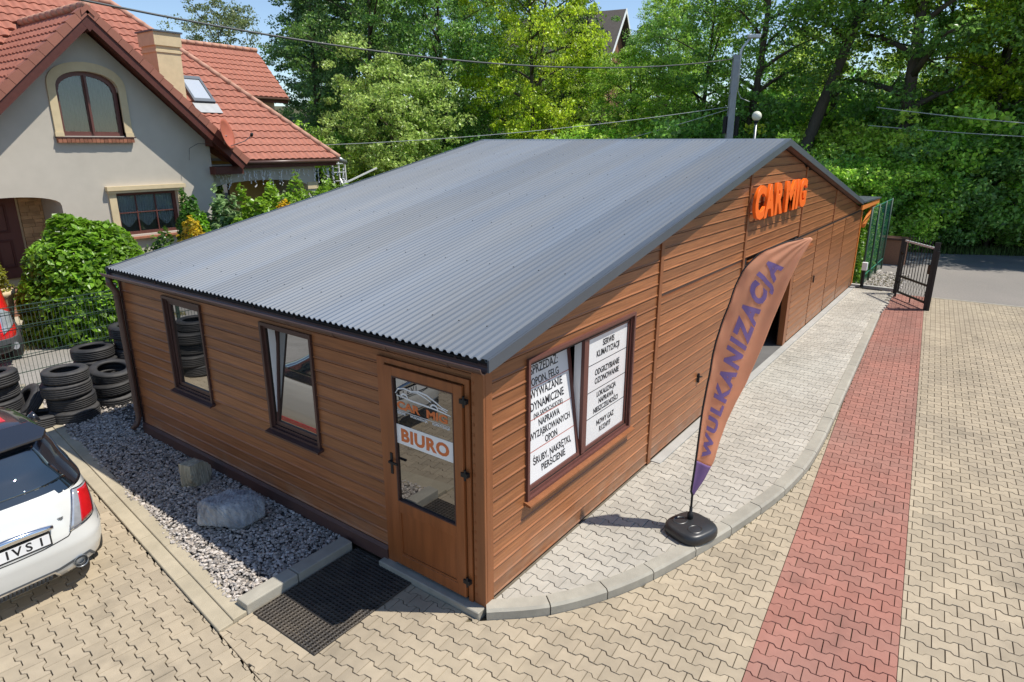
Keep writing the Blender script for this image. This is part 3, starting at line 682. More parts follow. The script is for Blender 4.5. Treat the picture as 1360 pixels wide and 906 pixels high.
mb = MB(); frame_boxes(mb, TL_, gy0 - .002, gy1 + .002, gz0 - .002, gz1 + .002, .012, .046, .069); B('glazing_bead', mb, 'frame_brown', dr)
mb = MB(); frame_boxes(mb, TL_, gy0 + .0, gy1 - .0, .135, .63, .018, .047, .060); B('panel_moulding', mb, 'wood_door', dr)
mb = MB(); mb.box(-.0485, -.0462, gy0 + .013, gy1 - .013, 1.362, 1.558); B('banner', mb, 'white', dr)
rt = (0, -1, 0); up = (0, 0, 1)
text(dr, 'BIURO', (-.0495, .648, 1.402), rt, up, .172, 'orange_print', .60, .007, .001, squeeze=1.15, spacing=1.08)
text(dr, 'CAR', (-.0475, .985, 1.722), rt, up, .105, 'orange_print', .295, .004, .001, 'LEFT', squeeze=1.4)
text(dr, 'MIG', (-.0475, .61, 1.722), rt, up, .105, 'orange_print', .27, .004, .001, 'LEFT', squeeze=1.4)
for s, y, w in (('SERWIS', .985, .11), ('WULKANIZACJA', .82, .22), ('KLIMATYZACJA', .54, .21)): text(dr, s, (-.0475, y, 1.668), rt, up, .032, 'logo_white', w, .0008, .0006, 'LEFT')
def stroke(parent, pts, w0, mat, x=-.0478, name='car_outline'):
    mb = MB(); n = len(pts)
    for k in range(n):
        (y, z) = pts[k]; q = pts[min(k + 1, n - 1)]; p = pts[max(k - 1, 0)]; t = Vector((q[0] - p[0], q[1] - p[1])).normalized(); nn = Vector((-t.y, t.x)); w = w0 * (.35 + .65 * math.sin(math.pi * (k + .5) / n))
        for xx in (x, x + .001): mb.v += [(xx, y + nn.x * w, z + nn.y * w), (xx, y - nn.x * w, z - nn.y * w)]
    for k in range(n - 1):
        a = k * 4; mb.f += [(a, a + 1, a + 5, a + 4), (a + 2, a + 6, a + 7, a + 3), (a, a + 4, a + 6, a + 2), (a + 1, a + 3, a + 7, a + 5)]; mb.mi += [0] * 4
    return B(name, mb, mat, parent)
def arc(cy, cz, r, a0, a1, n=10): return [(cy + r * math.cos(R_(a0 + (a1 - a0) * k / n)), cz + r * .8 * math.sin(R_(a0 + (a1 - a0) * k / n))) for k in range(n + 1)]
stroke(dr, [(1.0, 1.865), (.96, 1.915), (.88, 1.935), (.79, 1.925), (.70, 1.945), (.60, 1.935), (.50, 1.895), (.42, 1.86), (.35, 1.85)], .008, 'logo_white')
stroke(dr, [(.80, 1.915), (.72, 1.93), (.62, 1.905), (.55, 1.88)], .006, 'logo_white')
stroke(dr, [(.99, 1.85), (.9, 1.845), (.8, 1.835), (.66, 1.83), (.52, 1.825), (.40, 1.815), (.32, 1.805)], .008, 'logo_white')
stroke(dr, arc(.885, 1.845, .042, 0, 180), .009, 'logo_white'); stroke(dr, arc(.515, 1.828, .042, 0, 180), .009, 'logo_white')
stroke(dr, [(.99, 1.702), (.8, 1.70), (.6, 1.70), (.33, 1.70)], .0025, 'logo_white')
stroke(dr, [(.47, 1.85), (.42, 1.845), (.36, 1.83)], .006, 'logo_white')
mb = MB(); mb.box(-.074, -.066, 1.062, 1.092, 1.02, 1.24); mb.bar((-.075, 1.077, 1.16), (-.105, 1.077, 1.16), .018); mb.bar((-.103, 1.083, 1.16), (-.103, .965, 1.16), .016, .02); B('handle', mb, 'black', dr)
for z in (.20, 1.30, 1.99):
    mb = MB(); mb.box(-.080, -.042, .120, .195, z - .020, z + .020); mb.tube([(-.074, .150, z - .05), (-.074, .150, z + .05)], .010, 8); B('hinge', mb, 'black', dr)
# ---------------- roof
def corr_sheet(y0, n, xa, xb, za, zb, lift=0.):
    prof = [(0, 0), (.018, 0), (.034, .020), (.058, .020), (.074, 0)]; pts = []
    for k in range(n):
        for (a, h) in prof: pts.append((y0 + k * .081 + a, h))
    pts.append((y0 + n * .081, 0)); pts.append((y0 + n * .081 + .022, 0))
    V = []; nx_ = 5
    for t in range(nx_):
        f = t / (nx_ - 1); x = xa + (xb - xa) * f; z = za + (zb - za) * f
        for lay in (0, -.004):
            for (y, h) in pts: V.append((x, y, z + h + lay + lift))
    m = len(pts); mb = MB(); F = []
    for t in range(nx_ - 1):
        for k in range(m - 1):
            a = t * 2 * m + k; F += [(a, a + 1, a + 2 * m + 1, a + 2 * m), (a + m, a + 3 * m, a + 3 * m + 1, a + m + 1)]
    for k in range(m - 1): F += [(k, k + m, k + m + 1, k + 1)]
    mb.add(V, F); return mb
yy = -.165; k = 0
while yy < W_ + .05:
    n = 13; 
    if yy + n * .081 > W_ + .13: n = max(1, int((W_ + .13 - yy) / .081))
    B('roof_sheet', corr_sheet(yy, n, -.135, APX, 2.425, zroof(APX), .002 * (k % 2)), 'roof_metal', bld, fix=False)
    B('roof_sheet', corr_sheet(yy, n, APX, 16.34, zroof(APX), zroof(16.34), .002 * (k % 2)), 'roof_metal', bld, fix=False)
    yy += n * .081; k += 1
    if n < 13: break
YE = yy
mb = MB()
for xr in np.arange(.35, 8.0, 1.27):
    for yk in np.arange(-.10, YE - .05, .324): z = zroof(xr) + .020; mb.lathe([(.009, 0), (.007, .006), (.001, .008)], (xr, yk, z), 5)
B('roof_screws', mb, 'black', bld, kind='stuff')
mb = MB(); mb.prism([(-.16, -.035), (0, .028), (.16, -.02), (.16, -.026), (0, .018), (-.16, -.041)], lambda p: (APX + p[0], -.175, zroof(APX) + p[1]), lambda p: (APX + p[0], YE, zroof(APX) + p[1])); B('ridge_cap', mb, 'roof_metal', bld)
for (xa, xb) in ((-.14, APX), (APX, 16.36)):
    for ye, s in ((-.165, -1), (YE + .02, 1)):
        mb = MB(); za, zb = zroof(xa), zroof(xb)
        mb.prism([(0, .022), (s * .018, .022), (s * .018, -.085), (0, -.085)], lambda p: (xa, ye + p[0], za + p[1]), lambda p: (xb, ye + p[0], zb + p[1]))
        mb.prism([(0, .022), (-s * .07, .024), (-s * .07, .026), (0, .026)], lambda p: (xa, ye + p[0], za + p[1]), lambda p: (xb, ye + p[0], zb + p[1]))
        B('verge_flashing', mb, 'roof_trim', bld)
    mb = MB(); mb.prism([(-.145, -.05), (-.03, -.05), (-.03, -.075), (-.145, -.075)], lambda p: (xa + .05, p[0], zroof(xa + .05) + p[1]), lambda p: (xb, p[0], zroof(xb) + p[1])); B('soffit_board', mb, 'frame_brown', bld)
mb = MB(); mb.box(-.085, -.035, -.14, YE - .02, 2.345, 2.428); B('eaves_board', mb, 'black', bld)  # black strip stands in for the dark void and black bits under the ribs
mb = MB(); mb.prism([(-.13, 2.412), (-.05, 2.43), (8, 4.02), (8, 4.0), (-.05, 2.40), (-.13, 2.405)], lambda p: (p[0], .125, p[1]), lambda p: (p[0], W_ - .125, p[1])); B('roof_lining', mb, 'core', bld)
mb = MB(); mb.prism([(8, 4.02), (L_, zroof(L_) - .07), (L_, zroof(L_) - .09), (8, 4.0)], lambda p: (p[0], .125, p[1]), lambda p: (p[0], W_ - .125, p[1])); B('roof_lining', mb, 'core', bld)
# lean-to canopy at the far end
mb = MB(); mb.prism([(16.30, 2.545), (19.35, 2.475), (19.35, 2.435), (16.30, 2.50)], lambda p: (p[0], -.20, p[1]), lambda p: (p[0], 3.2, p[1])); cn = B('canopy', mb, 'roof_trim', bld)
mb = MB(); mb.box(16.35, 19.30, -.17, -.13, 2.30, 2.43); B('fascia_board', mb, 'wood_orange', cn)
mb = MB(); mb.bar((17.5, -.08, 1.75), (19.0, -.10, 2.36), .09); mb.box(17.46, 19.2, -.12, -.02, 2.28, 2.36); B('brace', mb, 'wood_orange', cn)
# gutter and downpipe
prof = [(.058 * math.cos(R_(a)), .058 * math.sin(R_(a))) for a in range(180, 361, 20)]; inn = [(.050 * math.cos(R_(a)), .050 * math.sin(R_(a))) for a in range(360, 179, -20)]
mb = MB(); mb.prism(prof + inn, lambda p: (-.150 + p[0], -.15, 2.375 + p[1]), lambda p: (-.150 + p[0], W_ + .12, 2.365 + p[1])); mb.tube([(-.208, -.15, 2.375), (-.208, W_ + .12, 2.365)], .008, 6); gt = B('gutter', mb, 'gutter', bld)
for y in np.arange(.2, W_, .72):
    mb = MB(); mb.prism([(1.08 * a, 1.08 * b) for a, b in prof] + [(.97 * a, .97 * b) for a, b in prof[::-1]], lambda p: (-.150 + p[0], y, 2.373 + p[1]), lambda p: (-.150 + p[0], y + .028, 2.373 + p[1])); mb.box(-.095, -.03, y, y + .025, 2.36, 2.385); B('gutter_bracket', mb, 'gutter', gt)
mb = MB(); y = W_ + .02; mb.tube([(-.150, y, 2.33), (-.150, y, 2.22), (-.085, y, 2.10), (-.085, y, .22), (-.13, y, .12), (-.20, y, .06)], .042, 10); dp = B('downpipe', mb, 'gutter', bld, True)
for z in (.35, 1.2, 2.0):
    mb = MB(); mb.lathe([(.048, z), (.048, z + .03)], (-.085, y, 0), 10); mb.box(-.045, -.0, y - .01, y + .01, z, z + .03); B('pipe_clip', mb, 'gutter', dp)
# orange sign letters fixed to the gable
sg = T('shop_sign', 'orange raised CAR MIG letters fixed high on the gable', 'sign', (8.15, -.05, 3.15))
for s, x0, x1 in (('C', 6.60, 7.13), ('A', 7.12, 7.68), ('R', 7.72, 8.20), ('M', 8.36, 9.02), ('I', 9.09, 9.25), ('G', 9.31, 9.84)):
    me = font_mesh(s, .8, .034, .022, 1, 'sign_letter', .004); me.materials.append(MATS['orange_sign'])
    co = np.array([v.co[:] for v in me.vertices]); mn, mx = co.min(0), co.max(0)
    lx = (co[:, 0] - mn[0]) / (mx[0] - mn[0]); ly = (co[:, 1] - mn[1]) / (mx[1] - mn[1])
    NW = np.c_[x0 + lx * (x1 - x0) - 8.15, -co[:, 2] - .060, 2.89 - 3.15 + ly * .54]
    me.vertices.foreach_set('co', NW.astype(np.float32).ravel()); me.update(); put('sign_letter', me, sg)
mb = MB()
for x in (6.75, 7.45, 8.0, 8.7, 9.18, 9.5):
    for z in (-.15, .15): mb.bar((x - 8.15, .03, z), (x - 8.15, -.02, z), .02)
B('standoff', mb, 'steel', sg)
# rubber mat
mt = MB(); cell = .0445; nx_, ny_ = 28, 20
for i in range(nx_):
    for j in range(ny_):
        cx, cy = (i + .5) * cell - nx_ * cell / 2, (j + .5) * cell - ny_ * cell / 2; h = cell / 2; r = .0135
        o_ = [(cx + a * h, cy + b * h) for a, b in ((-1, -1), (0, -1), (1, -1), (1, 0), (1, 1), (0, 1), (-1, 1), (-1, 0))]; i_ = [(cx + r * math.cos(R_(t)), cy + r * math.sin(R_(t))) for t in (225, 270, 315, 0, 45, 90, 135, 180)]
        mt.add([(x, y, .010) for x, y in o_] + [(x, y, .018) for x, y in i_] + [(x, y, 0) for x, y in i_], [(k, (k + 1) % 8, 8 + (k + 1) % 8, 8 + k) for k in range(8)] + [(8 + k, 8 + (k + 1) % 8, 16 + (k + 1) % 8, 16 + k) for k in range(8)])
mt.box(-nx_ * cell / 2, nx_ * cell / 2, -ny_ * cell / 2, -ny_ * cell / 2 + .004, 0, .011); mt.box(-nx_ * cell / 2, -nx_ * cell / 2 + .004, -ny_ * cell / 2 + .004, ny_ * cell / 2, 0, .011)
tag(B('door_mat', mt, 'mat_rubber', None, fix=False, loc=(-.675, 1.27, YZ + .002), rz=R_(.5)), 'black perforated rubber mat on the paving by the office door', 'mat')

# ================================================================== FEATHER FLAG
FB = Vector((2.29, -1.05, 0)); FD = Vector((.76, -.65, 0)); FN = Vector((.65, .76, 0))
fl = T('feather_flag', 'orange feather flag with purple WULKANIZACJA lettering on a weighted black base', 'flag', FB)
LE = np.array([(-0.011, 0.395), (0.007, 0.649), (0.022, 0.904), (0.032, 1.159), (0.044, 1.413), (0.072, 1.667), (0.1, 1.921), (0.129, 2.174), (0.201, 2.417), (0.268, 2.66), (0.358, 2.898), (0.545, 3.058), (0.786, 3.137), (1.038, 3.178)])
RE = np.array([(0.007, 0.392), (0.139, 0.58), (0.242, 0.784), (0.291, 1.008), (0.353, 1.229), (0.437, 1.441), (0.53, 1.65), (0.599, 1.869), (0.667, 2.088), (0.722, 2.311), (0.787, 2.531), (0.85, 2.751), (0.935, 2.965), (1.049, 3.163)])
def flag_pt(s, t):   # s 0..1 bottom to tip, t 0..1 from pole edge to free edge
    k = np.linspace(0, 1, len(LE)); a = np.array([np.interp(s, k, LE[:, 0]), np.interp(s, k, LE[:, 1])]); b = np.array([np.interp(s, k, RE[:, 0]), np.interp(s, k, RE[:, 1])])
    p = a + (b - a) * t; w = np.hypot(*(b - a))
    d = .035 * w * math.sin(t * 7.0 + s * 3) * (1 - .3 * s) + .05 * math.sin(s * 5) * t * .6 + .022 * w * math.sin(t * 24 + 2) * max(0, (s - .55) / .45) + .012 * w * math.sin(s * 55) * max(0, 1 - t * 6) * (1 if s > .4 else 0)
    return FD * p[0] + Vector((0, 0, p[1])) + FN * d
def flag_mesh(s0, s1, n, m, name, mat, off=0.):
    vs = [flag_pt(s0 + (s1 - s0) * i / n, j / m) + FN * off for i in range(n + 1) for j in range(m + 1)]
    mb = MB(); mb.add(vs, [(i * (m + 1) + j, i * (m + 1) + j + 1, (i + 1) * (m + 1) + j + 1, (i + 1) * (m + 1) + j) for i in range(n) for j in range(m)])
    o = B(name, mb, mat, fl, True, False); sm = o.modifiers.new('thickness', 'SOLIDIFY'); sm.thickness = .0025; return o
flag_mesh(.13, 1, 120, 40, 'cloth', 'flag'); flag_mesh(0, .13, 16, 24, 'cloth_foot', 'flag_purple')
mb = MB(); mb.tube([Vector((0, 0, .16)), Vector((0, 0, .42))] + [flag_pt(s, 0) - FD * .012 for s in np.linspace(.02, .98, 40)], [.013] * 2 + list(np.linspace(.012, .006, 40)), 8); B('pole', mb, 'black', fl, True)
def flag_text(s, s0, s1, t0, t1, mat, name):
    me = font_mesh(s, 1., .05, 0., 1.3); me.materials.append(MATS[mat])
    b = bmesh.new(); b.from_mesh(me); bmesh.ops.triangulate(b, faces=b.faces)
    for _ in range(4):
        lo = [e for e in b.edges if e.calc_length() > .14]
        if not lo: break
        bmesh.ops.subdivide_edges(b, edges=lo, cuts=1); bmesh.ops.triangulate(b, faces=b.faces)
    xs = [v.co.x for v in b.verts]; x0, x1 = min(xs), max(xs); ys = [v.co.y for v in b.verts]; y0, y1 = min(ys), max(ys)
    for side in (-1,):
        for v in b.verts:
            fs = s0 + (s1 - s0) * (v.co.x - x0) / (x1 - x0); ft = t1 + (t0 - t1) * (v.co.y - y0) / (y1 - y0)
            v.co = flag_pt(fs, ft) - FN * .0045
    b.to_mesh(me); b.free(); put(name, me, fl)
flag_text('WULKANIZACJA', .15, .86, .23, .78, 'flag_print', 'lettering')
# base
def sup(a, b, n, N=40): return [(a * abs(math.cos(t)) ** (2 / n) * math.copysign(1, math.cos(t)), b * abs(math.sin(t)) ** (2 / n) * math.copysign(1, math.sin(t))) for t in [2 * math.pi * k / N for k in range(N)]]
rot = math.atan2(FD.y, FD.x)
bs = MB(); rings = []
for (k, z) in ((.90, 0), (.985, .015), (1, .05), (.985, .085), (.93, .11), (.84, .122), (.4, .128)):
    rings.append([(x, y, z) for x, y in sup(.255 * k, .24 * k, 3.2)])
N_ = 40; bs.add([p for r in rings for p in r], [(i * N_ + k, i * N_ + (k + 1) % N_, (i + 1) * N_ + (k + 1) % N_, (i + 1) * N_ + k) for i in range(len(rings) - 1) for k in range(N_)] + [tuple(range(N_ - 1, -1, -1)), tuple((len(rings) - 1) * N_ + k for k in range(N_))])
bo = B('base', bs, 'plastic_black', fl, True); bo.location = (-.075, -.045, 0); bo.rotation_euler.z = rot + .35
for y in (-.105, .105):
    mb = MB(); mb.lathe([(.052, .118), (.062, .133), (.074, .133), (.086, .118)], (0, 0, 0), 28, False); mb.v = [(p[0] * 1.15 - .06, p[1] * .95 + y, p[2]) for p in mb.v]; B('ring_ridge', mb, 'plastic_black', bo, True)
mb = MB(); mb.lathe([(.03, .12), (.034, .16), (.03, .20), (.018, .205), (.017, .27), (.012, .275)], (.0, 0, 0), 16); B('pole_socket', mb, 'black', fl, True)
mb = MB(); mb.lathe([(.022, .12), (.022, .14), (.015, .142)], (.12, .13, 0), 12); B('filler_cap', mb, 'black', bo)

# ================================================================== ROCKS
def rock(name, label, loc, dims, rz, seed, mat, planes=9, box=.0):
    b = bmesh.new(); bmesh.ops.create_icosphere(b, subdivisions=4, radius=1); r = np.random.default_rng(seed); nn = r.normal(size=(planes, 3)); nn /= np.linalg.norm(nn, axis=1)[:, None]; dd = r.uniform(.62, .9, planes)
    from mathutils import noise
    for v in b.verts:
        p = np.array(v.co[:])
        if box: m = np.abs(p[:2]).max(); p[:2] *= (1 - box) + box * .85 / max(m, .25) if m > .25 else 1; p[2] = np.clip(p[2] * 1.25, -.8, .8)
        for n_, d_ in zip(nn, dd):
            t = p @ n_ - d_
            if t > 0: p -= n_ * t * .92
        p = p * np.array(dims); q = Vector(p); nz = noise.noise(q * 9) * .010 + noise.noise(Vector((q.x * 38, q.y * 38, q.z * 6))) * .011 + noise.noise(q * 60) * .004
        v.co = q + v.normal * nz
    me = bpy.data.meshes.new(name); b.to_mesh(me); b.free(); me.materials.append(MATS[mat])
    o = tag(put(name, me, loc=loc, rz=rz), label, 'rock')
    if not box: o.rotation_euler = (.25, .12, rz)
    return o
def boulder(name, label, loc, dims, rz, seed, mat):
    from mathutils import noise
    r = np.random.default_rng(seed); P = r.normal(size=(26, 3)); P /= np.linalg.norm(P, axis=1)[:, None]; P *= r.uniform(.85, 1.1, (26, 1)); P[:, 2] = np.clip(P[:, 2], -.6, .72); P *= np.array(dims)
    b = bmesh.new(); vs = [b.verts.new(p) for p in P]; res = bmesh.ops.convex_hull(b, input=vs); bmesh.ops.delete(b, geom=[v for v in b.verts if not v.link_faces], context='VERTS')
    bmesh.ops.bevel(b, geom=b.edges[:], offset=.012, segments=1, affect='EDGES'); bmesh.ops.triangulate(b, faces=b.faces)
    for _ in range(4):
        lo = [e for e in b.edges if e.calc_length() > .028]
        if lo: bmesh.ops.subdivide_edges(b, edges=lo, cuts=1); bmesh.ops.triangulate(b, faces=b.faces)
    b.normal_update(); d = Vector((.75, .1, .65)).normalized()
    for v in b.verts: q = v.co; v.co = q + v.normal * (noise.noise(Vector((q.dot(d) * 70, q.x * 6, q.y * 6))) * .010 + noise.noise(q * 40) * .006 + noise.noise(q * 11) * .012)
    me = bpy.data.meshes.new(name); b.to_mesh(me); b.free(); me.materials.append(MATS[mat]); me.shade_flat()
    return tag(put(name, me, loc=loc, rz=rz), label, 'rock')
boulder('boulder', 'large grey boulder with slanting streaks lying on the gravel', (-.57, 3.25, .05), (.42, .27, .27), -.93, 6, 'rock')
rock('upright_stone', 'small upright pale stone with vertical grooves on the gravel bed', (-.37, 4.40, .08), (.19, .17, .24), .2, 11, 'stump_stone', 5, .8)

# ================================================================== TYRES
def tyre_mesh(R, w, rim):
    prof = [(rim, -w * .40), (rim + .012, -w * .47), (rim + .035, -w * .50), (R - .055, -w * .50), (R - .022, -w * .46), (R - .004, -w * .36)]
    tread = []
    for g in (-.22, -.07, .07, .22): tread += [(R, w * g - .014), (R, w * g - .006), (R - .009, w * g - .004), (R - .009, w * g + .004), (R, w * g + .006)]
    prof = prof + [(R, -w * .34)] + tread + [(R, w * .34)] + [(a, -b) for a, b in prof[::-1]] + [(rim - .003, w * .30), (rim + .03, w * .28), (R - .03, w * .25), (R - .03, -w * .25), (rim + .03, -w * .28), (rim - .003, -w * .30)]
    mb = MB(); n = 48; vs = []; m = len(prof)
    for k in range(n):
        t = 2 * math.pi * k / n
        for (r, z) in prof:
            rr = r - (.004 if (k % 2 and r > R - .004 and abs(z) > w * .24) else 0); vs.append((rr * math.cos(t), rr * math.sin(t), z))
    mb.add(vs, [(k * m + a, ((k + 1) % n) * m + a, ((k + 1) % n) * m + (a + 1) % m, k * m + (a + 1) % m) for k in range(n) for a in range(m)])
    return mb.mesh('tyre', 'rubber', False)
TY = [tyre_mesh(.33, .205, .205), tyre_mesh(.34, .225, .20), tyre_mesh(.315, .19, .19)]
for t_ in TY: t_.shade_smooth()
ORD = ['bottom', 'second lowest', 'third from the ground', 'topmost', 'fifth']
def tyre(x, y, z, label, k, tilt=(0, 0), rz=0):
    o = put('tyre', TY[k % 3], None, label, 'tyre', 'old tyres piled beside the workshop', None, (x, y, z)); o.rotation_euler = (tilt[0], tilt[1], rz); return o
G0 = -.10
def stack(x, y, hs, where, start=0, top=None, seed=0):
    r = np.random.default_rng(seed); z = G0; n = len(hs)
    nm = {1: ['single'], 2: ['lower', 'upper'], 3: ['bottom', 'middle', 'top'], 4: ['bottom', 'second lowest', 'second highest', 'top'], 5: ['bottom', 'second lowest', 'middle', 'second highest', 'top']}[n]
    for i, k in enumerate(hs):
        w = (.205, .225, .19)[k]
        tl = (r.normal(0, .04), r.normal(0, .04))
        tyre(x + r.normal(0, .032), y + r.normal(0, .032), z + w / 2, 'black tyre, %s of the stack %s' % (nm[i], where), k, tl, r.uniform(0, 6)); z += w * 1.005
stack(-.40, 7.98, [1, 0, 1, 2], 'nearest the kerb and the gravel', seed=1)
stack(.42, 9.02, [0, 2, 0, 0, 2][:4], 'standing against the mesh fence', seed=2)
stack(.30, 8.18, [1, 0], 'in the shade close to the downpipe', seed=3)
stack(-1.85, 8.45, [0, 1, 0, 1, 2], 'farthest to the left by the fence', seed=8)
tyre(.33, 8.20, .425, 'black tyre lying tilted on the low stack by the downpipe', 0, (.12, -.16), 1)
stack(1.02, 8.95, [1, 1, 0, 2, 1], 'half hidden behind the downpipe', seed=4)
stack(-1.13, 8.62, [1, 0, 0, 1], 'behind the roof of the white car', seed=5)
tyre(-.80, 8.60, .15, 'black tyre leaning upright against the stacks in front of the fence', 2, (-.35, -.75), .4)
tyre(-.82, 8.12, -.0, 'black tyre lying flat on the ground beside the car roof', 0, (.10, .04), 2.)
mb = MB()
# ================================================================== MESH FENCE AND POST
fx0, fx1, fy = -3.2, 1.25, 9.52
FZ = lambda x: fy + (x - fx0) * .03
fe = T('mesh_fence', 'low welded green wire mesh fence behind the tyre stacks', 'fence', (0, 0, 0))
mb = MB()
for k in range(int((fx1 - fx0) / .06)):
    x = fx0 + k * .06; mb.bar((x, FZ(x), -.1), (x, FZ(x), 1.50), .0055)
B('upright_wires', mb, 'fence_green', fe, kind='stuff')
for z in (.1, .35, .60, .85, 1.10, 1.36, 1.48):
    mb = MB(); mb.bar((fx0, FZ(fx0), z), (fx1, FZ(fx1), z), .010, .012)
    if z in (.60, 1.10, 1.36): mb.bar((fx0, FZ(fx0) - .03, z + .05), (fx1, FZ(fx1) - .03, z + .05), .010)
    B('cross_wire', mb, 'fence_green', fe)
for x in (-2.2,):
    mb = MB(); mb.box(x, x + .05, FZ(x) + .01, FZ(x) + .06, -.2, 1.55); B('post', mb, 'fence_green', fe)
mb = MB(); mb.tube([(0, 0, -.2), (0, 0, 1.56)], .034, 10); pg = B('fence_post', mb, 'post_green', None, True, loc=(1.17, 9.62, 0)); tag(pg, 'bright green round fence post beside the building corner', 'post')
mb = MB(); mb.lathe([(.037, 1.55), (.037, 1.59), (.02, 1.605)], (0, 0, 0), 10); B('post_cap', mb, 'black', pg)

# ================================================================== CARS
def car_surface(secs, nu=64):
    """secs: list of (z, halfwidth, rear y, front y, exponent); returns point(u, z): u=0 rear centre, +u to the right (x+)"""
    Z = np.array([s[0] for s in secs])
    def pt(u, z, off=0.):
        w, r, f, e = (np.interp(z, Z, [s[i] for s in secs]) for i in (1, 2, 3, 4))
        cy = (r + f) / 2; hy = (f - r) / 2; a = u * math.pi * 2 - math.pi / 2
        c, s = math.cos(a), math.sin(a)
        ee = e
        x = (w + off) * math.copysign(abs(c) ** (2 / ee), c); y = cy + (hy + off) * math.copysign(abs(s) ** (2 / (ee)), s)
        return (x, y, z)
    return pt
def loft(pt, zs, nu, mat, name, parent, u0=0., u1=1., off=0., cap=True, thick=0.):
    closed = (u1 - u0) >= .999; us = [u0 + (u1 - u0) * k / nu for k in range(nu + (0 if closed else 1))]; n = len(us); mb = MB()
    mb.add([pt(u, z, off) for z in zs for u in us], [(i * n + k, i * n + (k + 1) % n, (i + 1) * n + (k + 1) % n, (i + 1) * n + k) for i in range(len(zs) - 1) for k in range(n if closed else n - 1)])
    if closed and cap: mb.f += [tuple(range(n - 1, -1, -1)), tuple((len(zs) - 1) * n + k for k in range(n))]; mb.mi += [0, 0]
    o = B(name, mb, mat, parent, True)
    return o
def patch(pt, quad, mat, name, parent, off=.004, n=8, thick=.01):
    """quad of (u,z) corners: bl, br, tr, tl"""
    mb = MB(); V = []; 
    for lay in (off, off - thick):
        for i in range(n + 1):
            for j in range(n + 1):
                s, t = j / n, i / n; a = [quad[0][k] * (1 - s) + quad[1][k] * s for k in (0, 1)]; b = [quad[3][k] * (1 - s) + quad[2][k] * s for k in (0, 1)]
                uz = [a[k] * (1 - t) + b[k] * t for k in (0, 1)]; V.append(pt(uz[0], uz[1], lay))
    m = (n + 1) ** 2; F = []
    for i in range(n):
        for j in range(n): a = i * (n + 1) + j; F += [(a, a + 1, a + n + 2, a + n + 1), (a + m, a + m + n + 1, a + m + n + 2, a + m + 1)]
    for k in range(n):
        for (a, b) in ((k, k + 1), (n * (n + 1) + k, n * (n + 1) + k + 1), (k * (n + 1), (k + 1) * (n + 1)), (k * (n + 1) + n, (k + 1) * (n + 1) + n)): F.append((a, b, b + m, a + m))
    mb.add(V, F); return B(name, mb, mat, parent, True)
def wheel(parent, x, y, z, R, side):
    tm = MB(); tm.lathe([(R * .66, -.09), (R * .95, -.1), (R, -.07), (R, .07), (R * .95, .1), (R * .66, .09)], (x, y, z), 28, True, 'x'); w = B('wheel', tm, 'rubber', parent, True)
    rm = MB(); rm.lathe([(R * .64, .094), (R * .60, .10), (R * .55, .06), (R * .16, .075), (.01, .08)], (0, 0, 0), 20, True, 'x'); rm.v = [(x + p[0] * side, y + p[1], z + p[2]) for p in rm.v]; B('rim', rm, 'steel', w, True)
CX, CY = -2.54, 3.31
car = T('parked_car', 'small white hatchback with black roof and red roof stripes parked by the gravel', 'car', (CX, CY, YZ + .005)); car.scale = (1.07, 1, 1.035)
body = [(.20, .73, .085, 3.36, 4.6), (.27, .785, .03, 3.47, 5.2), (.38, .81, .012, 3.53, 5.4), (.50, .822, .0, 3.55, 5.2), (.60, .822, .012, 3.54, 4.6), (.70, .818, .040, 3.50, 4.6), (.80, .808, .075, 3.42, 4.6), (.90, .79, .120, 3.2, 4.4), (.95, .775, .150, 2.85, 4.2), (.985, .755, .185, 2.75, 4.0)]
bp = car_surface(body)
zs = np.interp(np.linspace(0, 9, 37), range(10), [b[0] for b in body])
loft(bp, zs, 96, 'car_white', 'body', car)
gh = [(.945, .782, .150, 2.80, 4.2), (1.05, .745, .265, 2.55, 3.9), (1.15, .70, .375, 2.32, 3.6), (1.25, .668, .45, 2.12, 3.6), (1.34, .63, .52, 1.98, 3.5), (1.40, .595, .585, 1.88, 3.4), (1.44, .55, .64, 1.80, 3.2), (1.465, .48, .72, 1.70, 3.0), (1.48, .38, .83, 1.6, 2.8), (1.488, .2, 1.0, 1.45, 2.5)]
gp_ = car_surface(gh); zs = np.interp(np.linspace(0, 9, 41), range(10), [b[0] for b in gh])
loft(gp_, zs, 96, 'car_black', 'roof', car)
patch(gp_, [(-.092, 1.03), (.092, 1.03), (.080, 1.335), (-.080, 1.335)], 'car_glass', 'rear_window', car, .004, 14, .012)
for s in (-1, 1):
    patch(gp_, [(s * .16, 1.05), (s * .34, 1.05), (s * .32, 1.36), (s * .20, 1.36)], 'car_glass', 'side_window', car, .004, 10, .012)
patch(gp_, [(.41, 1.05), (.59, 1.05), (.57, 1.38), (.43, 1.38)], 'car_glass', 'windscreen', car, .004, 10, .012)
